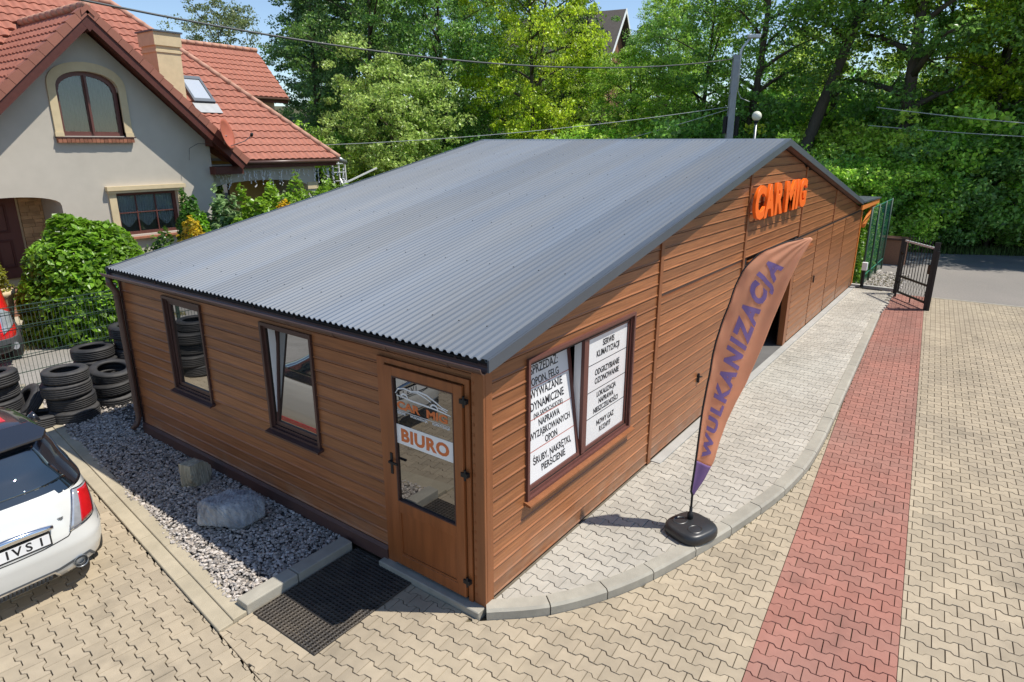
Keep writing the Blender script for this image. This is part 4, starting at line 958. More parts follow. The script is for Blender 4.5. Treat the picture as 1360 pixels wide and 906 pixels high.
# roof spoiler
mb = MB(); pts = [(-.56, .60), (-.50, .48), (0, .43), (.50, .48), (.56, .60), (.5, .80), (0, .80), (-.5, .80)]
mb.prism(pts, lambda p: (p[0], p[1], 1.388 + (p[1] - .45) * .10), lambda p: (p[0], p[1], 1.425 + (p[1] - .45) * .20)); bevel(B('spoiler', mb, 'car_black', car), .012, 2)
def roofz(x, y):
    lo, hi = 1.0, 1.488
    for _ in range(24):
        z = (lo + hi) / 2; w, r, f, e = (np.interp(z, [q[0] for q in gh], [q[i] for q in gh]) for i in (1, 2, 3, 4)); cy = (r + f) / 2; hy = (f - r) / 2
        if (abs(x) / w) ** e + (abs(y - cy) / hy) ** e < 1: lo = z
        else: hi = z
    return lo
for y0, y1 in ((1.02, 1.20), (1.40, 1.54)):
    mb = MB(); n = 24
    for k in range(n + 1):
        x = -.50 + .88 * k / n
        for dz in (.004, -.006):
            for yy in (y0, y1): mb.v.append((x, yy, roofz(x, yy) + dz))
    for k in range(n): a = 4 * k; mb.f += [(a, a + 1, a + 5, a + 4), (a + 2, a + 6, a + 7, a + 3), (a, a + 4, a + 6, a + 2), (a + 1, a + 3, a + 7, a + 5)]; mb.mi += [0] * 4
    B('roof_stripe', mb, 'stripe_red', car)
for s in (-1, 1): patch(bp, [(s * .215, .27), (s * .30, .27), (s * .30, .345), (s * .215, .345)], 'stripe_red', 'side_stripe', car, .003, 10, .006)
# features on the tail are laid out in metres across (x) and up (z)
def ux(secs, x, z):
    Z = [q[0] for q in secs]; w = np.interp(z, Z, [q[1] for q in secs]); e = np.interp(z, Z, [q[4] for q in secs])
    return math.copysign(math.asin(min(1, (abs(x) / w)) ** (e / 2)) / (2 * math.pi), x)
bx_ = lambda x, z, off=0.: bp(ux(body, x, z), z, off)
gx_ = lambda x, z, off=0.: gp_(ux(gh, x, z), z, off)
patch(gx_, [(-.60, .952), (.60, .952), (.555, 1.035), (-.555, 1.035)], 'car_glass', 'tailgate_band', car, .004, 16, .012)
def strip(pt, path, w, mat, name, off=.0025):
    mb = MB(); n = len(path)
    for k in range(n):
        p, q = path[max(k - 1, 0)], path[min(k + 1, n - 1)]; a = Vector(pt(*path[k], off)); t = (Vector(pt(*q, off)) - Vector(pt(*p, off))).normalized(); nn = t.cross(Vector(pt(*path[k], off + .1)) - a).normalized() * w / 2
        d = Vector(pt(*path[k], off - .006))
        mb.v += [tuple(a + nn), tuple(a - nn), tuple(d + nn), tuple(d - nn)]
    for k in range(n - 1):
        a = 4 * k; mb.f += [(a, a + 1, a + 5, a + 4), (a, a + 4, a + 6, a + 2), (a + 1, a + 3, a + 7, a + 5)]; mb.mi += [0] * 3
    return B(name, mb, mat, car)
def lerp_path(P, n=14):
    k = np.linspace(0, len(P) - 1, n * (len(P) - 1)); return [(float(np.interp(t, range(len(P)), [p[0] for p in P])), float(np.interp(t, range(len(P)), [p[1] for p in P]))) for t in k]
strip(bx_, lerp_path([(-.47, .66), (-.40, .59), (-.2, .565), (0, .56), (.2, .565), (.40, .59), (.47, .66)]), .008, 'black', 'tailgate_gap')
for s in (-1, 1):
    strip(bx_, lerp_path([(s * .54, .935), (s * .43, .66)]), .005, 'black', 'tailgate_gap')
    tl = patch(bx_, [(s * .425, .635), (s * .665, .655), (s * .715, .885), (s * .545, .930)], 'lamp_clear', 'tail_light', car, .010, 10, .02)
    patch(bx_, [(s * .525, .655), (s * .66, .668), (s * .708, .88), (s * .585, .912)], 'lamp_red', 'red_lens', tl, .014, 8, .02)
    strip(bx_, lerp_path([(s * .418, .628), (s * .67, .648), (s * .722, .890), (s * .54, .938), (s * .418, .628)], 8), .011, 'chrome', 'lamp_bezel', .009)
    patch(bx_, [(s * .765, .40), (s * .79, .40), (s * .775, .60), (s * .765, .60)], 'black', 'bumper_vent', car, .003, 6, .006)
    strip(bx_, lerp_path([(s * .70, .555), (s * .765, .60)]), .006, 'bumper_grey', 'bumper_crease')
# chrome grab bar, plate, emblem
mb = MB(); mb.tube([(x, bp(0, .735)[1] - .028 - .012 * math.cos(x * 4.2), .728 + .032 * math.cos(x * 4.2)) for x in np.linspace(-.30, .30, 25)], [.012 + .024 * max(0, math.cos(x / .31 * 1.5)) ** .5 for x in np.linspace(-.30, .30, 25)], 10); B('tailgate_handle', mb, 'chrome', car, True)
pl = MB(); yb = bp(0, .64)[1] - .012; pl.box(-.272, .272, yb - .006, yb + .03, .583, .707); po = B('plate_holder', pl, 'black', car); pl = MB(); pl.box(-.258, .258, yb - .010, yb - .0065, .598, .698); pp = B('number_plate', pl, 'white', po)
for s, x in (('I', -.05), ('V', .02), ('S', .105), ('1', .195)): text(po, s, (x, yb - .0105, .612), (1, 0, 0), (0, 0, 1), .112, 'ink', .85, .002, .0006)
e0 = Vector(bx_(.38, .76, .003)); mb = MB()
for a in (0, 60, 120, 200, 250, 300): mb.bar(e0 + Vector((.020 * math.cos(R_(a)), 0, .016 * math.sin(R_(a)))), e0 + Vector((.008 * math.cos(R_(a)), -.002, .008 * math.sin(R_(a)))), .005)
mb.bar(e0 + Vector((-.03, -.002, -.035)), e0 + Vector((.035, .006, -.030)), .007); mb.bar(e0 + Vector((-.022, -.001, .012)), e0 + Vector((.022, .003, .012)), .007); mb.bar(e0 + Vector((0, 0, -.012)), e0 + Vector((0, 0, .016)), .008); B('emblem', mb, 'steel', car)
# lower diffuser, exhaust, wheels
patch(bx_, [(-.27, .215), (.27, .215), (.23, .295), (-.23, .295)], 'black', 'diffuser', car, .006, 10, .03)
strip(bx_, lerp_path([(-.60, .25), (-.54, .34), (-.42, .335), (-.28, .305), (.28, .305), (.42, .335), (.54, .34), (.60, .25)]), .024, 'bumper_grey', 'bumper_trim', .006)
strip(bx_, lerp_path([(-.29, .213), (-.24, .295), (.24, .295), (.29, .213)]), .014, 'chrome', 'diffuser_trim', .010)
mb = MB()
for k in range(15):
    for j in range(4):
        c = Vector(bx_(-.21 + k * .03, .222 + j * .018, .008)); mb.box(c.x - .010, c.x + .010, c.y - .004, c.y + .004, c.z - .004, c.z + .004)
B('diffuser_mesh', mb, 'bumper_grey', car)
for s in (-1, 1):
    mb = MB(); x, y, z = s * .45, .108, .298; mb.lathe([(.052, y - .09), (.058, y - .10), (.058, y + .1), (.045, y + .1), (.045, y - .085)], (x, 0, z), 24, False, 'y'); mb.lathe([(.030, y - .075), (.036, y - .080), (.036, y + .05), (.028, y + .05)], (x, 0, z), 20, False, 'y'); B('exhaust_pipe', mb, 'steel', car, True)
    for y in (.66, 2.92): wheel(car, s * .66, y, .29, .29, s)
    mb = MB(); mb.tube([(s * .86, 2.25, 1.0), (s * .93, 2.25, 1.03)], [.05, .07], 10); B('door_mirror', mb, 'car_black', car, True)
# red van behind the fence
van = T('parked_van', 'red van nose with grey bumper behind the mesh fence', 'van', (-.56, 11.7, -.13)); van.scale = (1, 1, 1.28)
vb = [(.22, .74, .10, 4.0, 5), (.30, .82, .0, 4.1, 5), (.55, .86, -.02, 4.15, 5), (.62, .865, .02, 4.15, 4.6), (.80, .87, .08, 4.15, 4.2), (1.0, .86, .18, 4.12, 4.0), (1.16, .85, .28, 4.1, 4.0), (1.24, .82, .50, 4.08, 4.0), (1.30, .77, .95, 4.05, 4.0), (1.6, .69, 1.45, 3.95, 4.0), (1.76, .60, 1.75, 3.85, 3.6), (1.82, .40, 2.1, 3.6, 3.)]
vp = car_surface(vb); zs = np.interp(np.linspace(0, 11, 45), range(12), [b[0] for b in vb]); loft(vp, zs, 80, 'car_red', 'body', van)
vx = lambda x, z, off=0.: vp(ux(vb, x, z), z, off)
patch(vp, [(-.19, .23), (.19, .23), (.19, .46), (-.19, .46)], 'bumper_grey', 'bumper', van, .02, 24, .03)
patch(vx, [(-.50, .26), (.50, .26), (.55, .38), (-.55, .38)], 'black', 'grille', van, .024, 10, .03)
for s in (-1, 1):
    patch(vx, [(s * .46, .54), (s * .74, .64), (s * .73, .80), (s * .50, .92)], 'lamp_clear', 'headlight', van, .012, 10, .03)
    mb = MB(); q = Vector(vx(s * .62, .32, .025)); mb.tube([q + Vector((0, -.012, 0)), q + Vector((0, .02, 0))], .06, 14); B('fog_light', mb, 'lamp_clear', van)
    for y in (.75, 3.35): wheel(van, s * .77, y, .31, .31, s)
patch(vx, [(-.70, 1.20), (.70, 1.20), (.58, 1.68), (-.58, 1.68)], 'car_glass', 'windscreen', van, .006, 10, .02)
for s in (-1, 1): patch(vp, [(s * .20, 1.20), (s * .36, 1.20), (s * .34, 1.62), (s * .24, 1.62)], 'car_glass', 'side_window', van, .006, 8, .02)

# ================================================================== HOUSE ACROSS THE FENCE
hs = T('house', 'cream rendered house with red tiled roof, arched gable window and chimney', 'house', (0, 0, 0))
HY = 18.0
def arch_poly(x0, x1, z0, zs, zt, n=14):
    cx = (x0 + x1) / 2; hw = (x1 - x0) / 2; rise = zt - zs
    return [(x0, z0), (x1, z0)] + [(cx + hw * math.cos(math.pi * k / n), zs + rise * math.sin(math.pi * k / n) ** .8) for k in range(0, n + 1)]
def slab(poly, y0, y1): mb = MB(); return mb.prism(poly, lambda p: (p[0], y0, p[1]), lambda p: (p[0], y1, p[1]))
GAX, GAZ, SL = 4.79, 7.10, .93      # gable apex of the wall
def cutter(poly, y0, y1): return put('cutter', slab(poly, y0, y1).mesh('cutter', []))
wall = B('wall', slab([(-3, -.2), (8.09, -.2), (8.09, GAZ - SL * (8.09 - GAX)), (GAX, GAZ), (-3, GAZ - SL * (GAX + 3))], HY, HY + .35), 'render_white', hs)
WX0, WX1 = 3.90, 5.52
cut(wall, [cutter(arch_poly(WX0, WX1, 4.24, 5.45, 5.96), HY - .1, HY + .5), cutter([(4.96, 1.35), (6.80, 1.35), (6.80, 2.62), (4.96, 2.62)], HY - .1, HY + .5), cutter(arch_poly(1.15, 3.52, -.3, 2.36, 2.66), HY - .1, HY + .5)])
# side wall and porch wall of the right wing
mb = MB(); mb.box(7.75, 8.09, HY + .35, 20.6, -.2, 4.0); B('wall', mb, 'render_white', hs)
pw = B('wall', slab([(8.095, 2.2), (8.095, 3.35), (12.40, 3.35), (12.40, -.2), (12.02, -.2), (12.02, 2.2)], HY + .28, HY + .58), 'render_white', hs)
cut(pw, [cutter(arch_poly(8.0, 12.02, 1.5, 2.42, 2.78), HY + .1, HY + .8)])
mb = MB(); mb.box(11.98, 12.46, HY + .24, HY + .62, 2.36, 2.62); B('capital', mb, 'sandstone', hs)
mb = MB(); mb.box(8.1, 12.4, 20.6, 20.9, -.2, 3.4); B('porch_back_wall', mb, 'yellow_lit_render', hs)
mb = MB(); mb.box(8.3, 10.1, 20.54, 20.598, .2, 2.7); dwin = B('patio_door', mb, 'frame_brown', hs); mb = MB(); mb.box(8.4, 9.16, 20.50, 20.536, .3, 2.6); mb.box(9.24, 10.0, 20.50, 20.536, .3, 2.6); B('pane', mb, 'win_glass', dwin)
mb = MB(); mb.box(12.1, 12.4, 18.58, 28, -.2, 3.4); mb.box(-3, 12.4, 28, 28.3, -.2, 3.4); mb.box(-3, -2.7, HY + .35, 28, -.2, 3.4); B('wall', mb, 'render_white', hs)
# entrance porch inside the left arch
mb = MB(); mb.box(1.0, 3.9, 19.5, 19.7, -.2, 3.2); B('porch_back_wall', mb, 'sandstone', hs)
mb = MB(); mb.box(3.52, 3.7, HY + .35, 19.5, -.2, 3.0); mb.box(1.0, 3.7, HY + .35, 19.5, 2.75, 2.9); B('porch_side', mb, 'render_white', hs)
mb = MB(); mb.box(1.5, 2.86, 19.42, 19.498, .3, 2.62); fd = B('front_door', mb, 'mahogany', hs)
mb = MB()
for bx in ((1.70, 2.60, 1.6, 2.4), (1.70, 2.1, .6, 1.4), (2.2, 2.60, .6, 1.4)): frame_boxes(mb, lambda u, o, z: (u, 19.42 - o, z), bx[0], bx[1], bx[2], bx[3], .06, 0, .03)
B('panel_moulding', mb, 'eaves_wood', fd)
mb = MB(); mb.lathe([(.26, -.03), (.30, 0), (.26, .03), (.20, .03), (.17, 0), (.20, -.03)], (0, 0, 0), 20, False, 'y'); mb.v = [(p[0] + 1.85, p[1] + 19.35, p[2] + 1.75) for p in mb.v]; B('wreath', mb, 'leaf', fd).color = (.12, .14, .07, 1)
z = .3; r_ = 0
while z < 2.75:
    hh = .105 if r_ % 5 else .19; x = 2.93
    while x < 3.51:
        wd = min(rng.uniform(.16, .34), 3.515 - x); mb = MB(); mb.box(x + .004, x + wd - .004, 19.44 - rng.uniform(0, .02), 19.50, z + .003, z + hh - .003); B('stone', mb, 'stone_clad', hs, fix=False); x += wd
    z += hh; r_ += 1
# arched window
aw = B('window', slab(arch_poly(WX0, WX1, 4.24, 5.45, 5.96), HY + .10, HY + .20), 'mahogany', hs)
cx = (WX0 + WX1) / 2
def half(x0, x1):
    P = arch_poly(WX0 + .10, WX1 - .10, 4.36, 5.40, 5.85, 24); Q = [(min(max(x, x0), x1), z) for x, z in P]; out = []
    for p in Q:
        if not out or (abs(p[0] - out[-1][0]) > 1e-4 or abs(p[1] - out[-1][1]) > 1e-4): out.append(p)
    return out
def clip_arch(x0, x1):
    hw = (WX1 - WX0) / 2 - .10; zf = lambda x: 5.42 + .43 * max(0, 1 - ((x - cx) / hw) ** 2) ** .5
    xs = np.linspace(x0, x1, 12); return [(x0, 4.36), (x1, 4.36)] + [(x, zf(x)) for x in xs[::-1]]
cut(aw, [cutter(clip_arch(WX0 + .10, cx - .055), HY, HY + .3), cutter(clip_arch(cx + .055, WX1 - .10), HY, HY + .3)])
for x0, x1 in ((WX0 + .10, cx - .055), (cx + .055, WX1 - .10)): B('pane', slab(clip_arch(x0 - .01, x1 + .01), HY + .13, HY + .15), 'clear_glass', aw)
mb = MB(); n = 90
for k in range(n + 1):
    x = WX0 + .02 + k * (WX1 - .02 - WX0 + .02) / n; yy = HY + .25 + 0.018 * math.sin(k * 1.25); mb.v += [(x, yy, 4.28), (x, yy, 5.9), (x, yy + .006, 4.28), (x, yy + .006, 5.9)]
for k in range(n): a_ = 4 * k; mb.f += [(a_, a_ + 4, a_ + 5, a_ + 1), (a_ + 2, a_ + 3, a_ + 7, a_ + 6), (a_ + 1, a_ + 5, a_ + 7, a_ + 3)]; mb.mi += [0, 0, 0]
B('curtain', mb, 'curtain_dark', aw, fix=False)
mb = MB(); mb.bar((cx, HY + .085, 4.3), (cx, HY + .085, 5.86), .07, .05); B('mullion', mb, 'mahogany', aw)
# sandstone surround
so = arch_poly(WX0 - .20, WX1 + .20, 4.22, 5.50, 6.20, 20); si = arch_poly(WX0, WX1, 4.22, 5.45, 5.96, 20)
mb = MB(); n = len(so); o_ = so[2:]; i_ = si[2:]; o_ = [(WX1 + .20, 4.22)] + o_ + [(WX0 - .20, 4.22)]; i_ = [(WX1, 4.22)] + i_ + [(WX0, 4.22)]
for k in range(len(o_) - 1): mb.prism([o_[k], o_[k + 1], i_[k + 1], i_[k]], lambda p: (p[0], HY - .05, p[1]), lambda p: (p[0], HY + .1, p[1]))
mb.box(WX0 - .22, WX0, HY - .07, HY + .05, 4.22, 4.34); mb.box(WX1, WX1 + .22, HY - .07, HY + .05, 4.22, 4.34)
B('window_surround', mb, 'sandstone', hs, fix=False)
ws = T('x', None, None); bpy.data.objects.remove(ws)
mb = MB(); mb.box(WX0 - .22, WX1 + .24, HY - .14, HY + .08, 4.185, 4.215); sl = B('window_sill', mb, 'frame_brown', hs)
for k in range(19): 
    x = WX0 - .20 + k * .106; mb = MB(); mb.box(x + .004, x + .100, HY - .13 + rng.uniform(0, .008), HY - .002, 4.06, 4.182); B('brick', mb, 'brick', sl, fix=False)
# lower window with lintel and grid
mb = MB(); frame_boxes(mb, lambda u, o, z: (u, HY + .12 - o, z), 4.96, 6.80, 1.35, 2.62, .09, -.1, 0)
for x in (5.56, 6.14): mb.box(x, x + .03, HY + .13, HY + .17, 1.44, 2.53)
mb.box(5.05, 6.71, HY + .132, HY + .172, 2.0, 2.03); lw = B('window', mb, 'mahogany', hs, fix=False)
mb = MB(); mb.box(5.03, 6.73, HY + .18, HY + .19, 1.42, 2.55); B('pane', mb, 'clear_glass', lw)
mb = MB(); n = 110
for k in range(n + 1):
    x = 5.02 + k * (6.74 - 5.02) / n; yy = HY + .23 + 0.016 * math.sin(k * 1.25); mb.v += [(x, yy, 1.80 - .22 * (math.sin(k * .085) ** 2)), (x, yy, 2.6), (x, yy + .006, 1.80 - .22 * (math.sin(k * .085) ** 2)), (x, yy + .006, 2.6)]
for k in range(n): a_ = 4 * k; mb.f += [(a_, a_ + 4, a_ + 5, a_ + 1), (a_ + 2, a_ + 3, a_ + 7, a_ + 6), (a_ + 1, a_ + 5, a_ + 7, a_ + 3)]; mb.mi += [0, 0, 0]
B('curtain', mb, 'curtain', lw, fix=False)
mb = MB(); mb.box(4.70, 7.04, HY - .16, HY - .001, 2.70, 2.82); mb.box(4.74, 7.0, HY - .11, HY - .001, 2.62, 2.698); B('lintel', mb, 'sandstone', hs)
for x in (4.76, 6.80): mb = MB(); mb.box(x, x + .20, HY - .06, HY - .002, 1.30, 2.618); B('window_surround', mb, 'sandstone', hs)
mb = MB(); mb.box(4.74, 7.0, HY - .14, HY - .002, 1.24, 1.298); B('window_sill', mb, 'brick', hs)
# roofs ------------------------------------------------------------
def tiles(org, ud, vd, nu, nv, keep, name, mat='tile', wave=.27, course=.34, amp=.045):
    org = Vector(org); ud = Vector(ud).normalized(); vd = Vector(vd).normalized(); nd = ud.cross(vd); per = 6; m = int(nu / wave * per)
    prof = [0, .35, .8, 1., .8, .35]
    vs = []; fs = []; fine = nu / m
    for j in range(int(nv / course)):
        v0 = j * course; v1 = v0 + course * 1.04; a0 = len(vs)
        for (vv, lift) in ((v0, .0), (v0, .042), (v0 + course * .5, .024), (v1, .006)):
            for i in range(m + 1):
                h = prof[i % per] * amp; vs.append(org + ud * (i * fine) + vd * vv + nd * (lift + (h if lift or vv > v0 else h * .3)))
        for r in range(3):
            for i in range(m):
                pm = ((i + .5) * fine, (v0 + v1) / 2)
                if keep is None or keep(*pm): a = a0 + r * (m + 1) + i; fs.append((a, a + 1, a + m + 2, a + m + 1))
    mb = MB(); mb.add(vs, fs); return B(name, mb, mat, hs, False, False, kind='stuff')
def plane(poly3, mat, name, th=.10):
    P = [Vector(p) for p in poly3]; n = (P[1] - P[0]).cross(P[2] - P[0]).normalized()
    if n.z < 0: n = -n
    mb = MB(); mb.prism(list(range(len(P))), lambda i: P[i] - n * .012, lambda i: P[i] - n * th); return B(name, mb, mat, hs)
EZ, EY = 3.47, 17.95
HX, HT = 13.30, 5.25     # right eave corner, distance to hip apex
s2 = math.sqrt(.5)
# main front slope
tiles((-3, EY, EZ), (1, 0, 0), (0, 1, 1), HX + 3, HT / s2, lambda u, v: (u - 3) < HX - v * s2 and not (u - 3 < 8.9 and v * s2 < (8.95 - (u - 3)) * 1.0 - .1 and u - 3 > 4.77) and not (.3 < u - 3 <= 4.77 and v * s2 < ((u - 3) - .3) * .95 - .1), 'roof_tiles')
plane([(4.77, EY + 4.0, EZ + 4.0), (8.97, EY, EZ), (HX, EY, EZ), (HX - HT, EY + HT, EZ + HT), (4.77, EY + HT, EZ + HT)], 'tile', 'roof')
plane([(4.77, EY + 4.0, EZ + 4.0), (4.77, EY + HT, EZ + HT), (-3, EY + HT, EZ + HT), (-3, EY, EZ), (.3, EY, EZ)], 'tile', 'roof')
plane([(HX, EY, EZ), (HX, EY + 2 * HT, EZ), (HX - HT, EY + HT, EZ + HT)], 'tile', 'roof')
plane([(-3, EY + 2 * HT, EZ), (HX, EY + 2 * HT, EZ), (HX - HT, EY + HT, EZ + HT), (-3, EY + HT, EZ + HT)], 'tile', 'roof')
def ridge_line(p, q, name='ridge_tile', mat='ridge', r=.105, L=.40):
    p = Vector(p); q = Vector(q); n = max(1, int((q - p).length / L)); d = (q - p) / n
    for k in range(n):
        a = p + d * k; b = p + d * (k + 1.06); mb = MB(); mb.tube([a, b], [r * 1.06, r * .94], 10); B(name, mb, mat, hs, True)
ridge_line((HX + .02, EY - .02, EZ + .04), (HX - HT, EY + HT, EZ + HT + .05))
ridge_line((HX - HT, EY + HT, EZ + HT + .05), (-3, EY + HT, EZ + HT + .05))
# front gable roof
GX, GZ, GF = 4.77, 7.52, 17.35; gs = .955
gd_ = Vector((1, 0, -gs)).normalized(); glen = 4.28 * math.hypot(1, gs)
yb_ = GF + 5.3
for s in (-1, 1):
    ex = GX + s * (4.25 if s > 0 else 5.4); ez = GZ - gs * abs(ex - GX); ln = abs(ex - GX) * math.hypot(1, gs)
    vd = Vector((-s, 0, gs)).normalized(); 
    org = Vector((ex, GF if s > 0 else yb_, ez)); ud = Vector((0, 1, 0)) if s > 0 else Vector((0, -1, 0))
    keep = (lambda u, v, ez=ez: (GF + u) < EY + (ez + v * gs / math.hypot(1, gs) - EZ) + .1) if s > 0 else (lambda u, v, ez=ez: (yb_ - u) < EY + (ez + v * gs / math.hypot(1, gs) - EZ) + .1)
    tiles(org, ud, vd, yb_ - GF, ln, keep, 'roof_tiles')
    plane([(GX, GF + .02, GZ), (ex, GF + .02, ez), (ex, GF + 1.4 + (.0 if s > 0 else 1), ez), (GX, yb_ - .6, GZ)], 'tile', 'roof', .06)
    # verge: edge tiles, barge board, soffit
    n = int(ln / .345)
    for k in range(n):
        f0, f1 = k / n, (k + .97) / n; mb = MB(); a = Vector((ex, GF, ez)).lerp(Vector((GX, GF, GZ)), f0); b = Vector((ex, GF, ez)).lerp(Vector((GX, GF, GZ)), f1); up_ = Vector((s * gs, 0, 1)).normalized()
        lft = up_ * .012
        mb.add([a + up_ * .085 + lft, b + up_ * .055 + lft, b + up_ * .055 + lft + Vector((0, .24, 0)), a + up_ * .085 + lft + Vector((0, .24, 0)), a - up_ * .13, b - up_ * .13, b - up_ * .13 + Vector((0, .03, 0)), a - up_ * .13 + Vector((0, .03, 0))], [(0, 1, 2, 3), (0, 4, 5, 1), (4, 7, 6, 5), (3, 2, 6, 7), (0, 3, 7, 4), (1, 5, 6, 2)])
        mb.v = [(p[0], p[1] - .035, p[2]) for p in mb.v]; B('verge_tile', mb, 'tile_edge', hs)
    up_ = Vector((s * gs, 0, 1)).normalized(); a = Vector((ex, GF, ez)); b = Vector((GX, GF, GZ))
    mb = MB(); mb.add([a - up_ * .10, b - up_ * .10, b - up_ * .34, a - up_ * .34] + [p + Vector((0, .035, 0)) for p in (a - up_ * .10, b - up_ * .10, b - up_ * .34, a - up_ * .34)], [(0, 1, 2, 3), (7, 6, 5, 4), (0, 4, 5, 1), (1, 5, 6, 2), (2, 6, 7, 3), (3, 7, 4, 0)]); B('barge_board', mb, 'eaves_wood', hs)
    for k in range(5):
        y0 = GF + .04 + k * .13; mb = MB(); q = [a - up_ * .20, b - up_ * .20, b - up_ * .225, a - up_ * .225]
        mb.add([p + Vector((0, y0 - GF, 0)) for p in q] + [p + Vector((0, y0 - GF + .122, 0)) for p in q], [(0, 1, 2, 3), (7, 6, 5, 4), (0, 4, 5, 1), (1, 5, 6, 2), (2, 6, 7, 3), (3, 7, 4, 0)]); B('soffit_plank', mb, 'eaves_wood', hs)
mb = MB(); mb.prism([(-.16, -.10), (0, .06), (.16, -.10), (.16, -.24), (0, -.09), (-.16, -.24)], lambda p: (GX + p[0], GF - .06, GZ + .02 + p[1]), lambda p: (GX + p[0], GF + .25, GZ + .02 + p[1])); B('verge_tile', mb, 'tile_edge', hs)
mb = MB(); mb.prism([(-.26, -.27), (0, -.60), (.26, -.27), (0, -.03)], lambda p: (GX + p[0], GF - .003, GZ + p[1]), lambda p: (GX + p[0], GF + .6, GZ + p[1])); B('barge_board', mb, 'eaves_wood', hs)
ridge_line((GX, GF - .05, GZ + .06), (GX, GF + 4.6, GZ + .06))
mb = MB(); mb.box(8.0, 9.0, HY - .35, HY + .28, 3.05, 3.30); mb.box(7.95, 8.25, HY - .45, HY - .02, 3.95, 4.25); B('eaves_return', mb, 'eaves_wood', hs)
# back wing
BE, BX = (26.0, 6.14), 17.05
tiles((7, BE[0], BE[1]), (1, 0, 0), (0, 1, 1), BX - 7, 2.3 / s2, None, 'roof_tiles')
plane([(7, BE[0], BE[1]), (BX, BE[0], BE[1]), (BX, BE[0] + 2.3, BE[1] + 2.3), (7, BE[0] + 2.3, BE[1] + 2.3)], 'tile', 'roof')
plane([(7, BE[0] + 4.6, BE[1]), (BX, BE[0] + 4.6, BE[1]), (BX, BE[0] + 2.3, BE[1] + 2.3), (7, BE[0] + 2.3, BE[1] + 2.3)], 'tile', 'roof')
ridge_line((7, BE[0] + 2.3, BE[1] + 2.35), (BX, BE[0] + 2.3, BE[1] + 2.35))
mb = MB(); mb.box(7, BX - .05, BE[0] - .02, BE[0] + .03, BE[1] - .25, BE[1] - .03); B('eaves_board', mb, 'eaves_wood', hs)
mb = MB(); mb.box(7, BX - .5, BE[0] + .5, BE[0] + 4.2, 0, BE[1] - .1); B('wall', mb, 'render_white', hs)
mb = MB(); mb.tube([(9, BE[0] - .07, BE[1] - .06), (BX, BE[0] - .07, BE[1] - .06)], .06, 8); B('gutter', mb, 'gutter', hs, True)
# eaves of the wing, gutter
mb = MB(); mb.box(9.0, HX - .1, EY + .02, EY + .08, EZ - .26, EZ - .05); mb.box(9.0, HX - .1, EY + .08, EY + .62, EZ - .26, EZ - .235); B('eaves_board', mb, 'eaves_wood', hs)
mb = MB(); mb.tube([(9.05, EY - .06, EZ - .07), (HX, EY - .06, EZ - .07)], .065, 10); B('gutter', mb, 'gutter', hs, True)
mb = MB(); mb.tube([(HX - .05, EY - .08, EZ - .02), (HX + .35, EY + .02, EZ - .16)], .09, 10); B('gutter_end', mb, 'steel', hs, True)
# chimney
mb = MB(); mb.box(7.57, 8.36, 19.5, 20.45, 4.6, 6.86); ch = B('chimney', mb, 'sandstone', hs)
for (e, z0, z1) in ((.03, 6.86, 6.93), (.0, 6.93, 7.06), (.05, 7.06, 7.46)): mb = MB(); mb.box(7.57 - e, 8.36 + e, 19.5 - e, 20.45 + e, z0, z1); B('chimney_band', mb, 'sandstone', ch)
mb = MB(); mb.box(7.47, 8.46, 19.4, 20.55, 7.462, 7.51); B('cap', mb, 'roof_trim', ch)
# skylight on the main slope
def on(x, t, h=0): return Vector((x, EY + t - h * s2, EZ + t + h * s2))
def skyslab(x0, x1, t0, t1, h0, h1):
    mb = MB(); mb.add([on(x, t, h) for h in (h0, h1) for (x, t) in ((x0, t0), (x1, t0), (x1, t1), (x0, t1))], [(0, 3, 2, 1), (4, 5, 6, 7), (0, 1, 5, 4), (1, 2, 6, 5), (2, 3, 7, 6), (3, 0, 4, 7)]); return mb
mb = MB()
for bx in ((8.72, 9.50, 1.85, 1.95), (8.72, 9.50, 2.62, 2.72), (8.72, 8.80, 1.95, 2.62), (9.42, 9.50, 1.95, 2.62)): q = skyslab(*bx, -.02, .17); mb.add(q.v, q.f)
sk = B('skylight', mb, 'roof_trim', hs); B('pane', skyslab(8.80, 9.42, 1.95, 2.62, .12, .14), 'sky_reflection_glass', sk); B('flashing_apron', skyslab(8.66, 9.56, 1.52, 1.84, .085, .095), 'steel', sk)
# satellite dish
di = T('satellite_dish', 'round red satellite dish on an arm at the gable corner of the house', 'dish', (8.25, 17.35, 4.33))
mb = MB(); mb.lathe([(.001, .07), (.21, .05), (.38, .01), (.47, -.035), (.475, -.025), (.38, .025), (.21, .065), (.001, .085)], (0, 0, 0), 28, False, 'y'); d = B('dish_bowl', mb, 'dish', di, True); d.rotation_euler = (R_(-12), 0, R_(38)); d.location = (0, -.2, 0)
mb = MB(); mb.tube([(0, .38, -.30), (0, .0, -.30), (0, -.15, -.05)], .025, 8); mb.tube([(.05, -.22, -.38), (.35, -.62, -.22), (.52, -.75, -.05)], .014, 6); B('arm', mb, 'steel', di)
mb = MB(); mb.tube([(.50, -.78, -.05), (.58, -.68, .0)], .05, 8); B('receiver', mb, 'black', di)
mb = MB(); mb.tube([(-.10, .36, -.32), (-.7, .36, -.30), (-1.0, .36, -.45), (-1.05, .36, -.8)], .010, 5); B('lead', mb, 'cable', di)
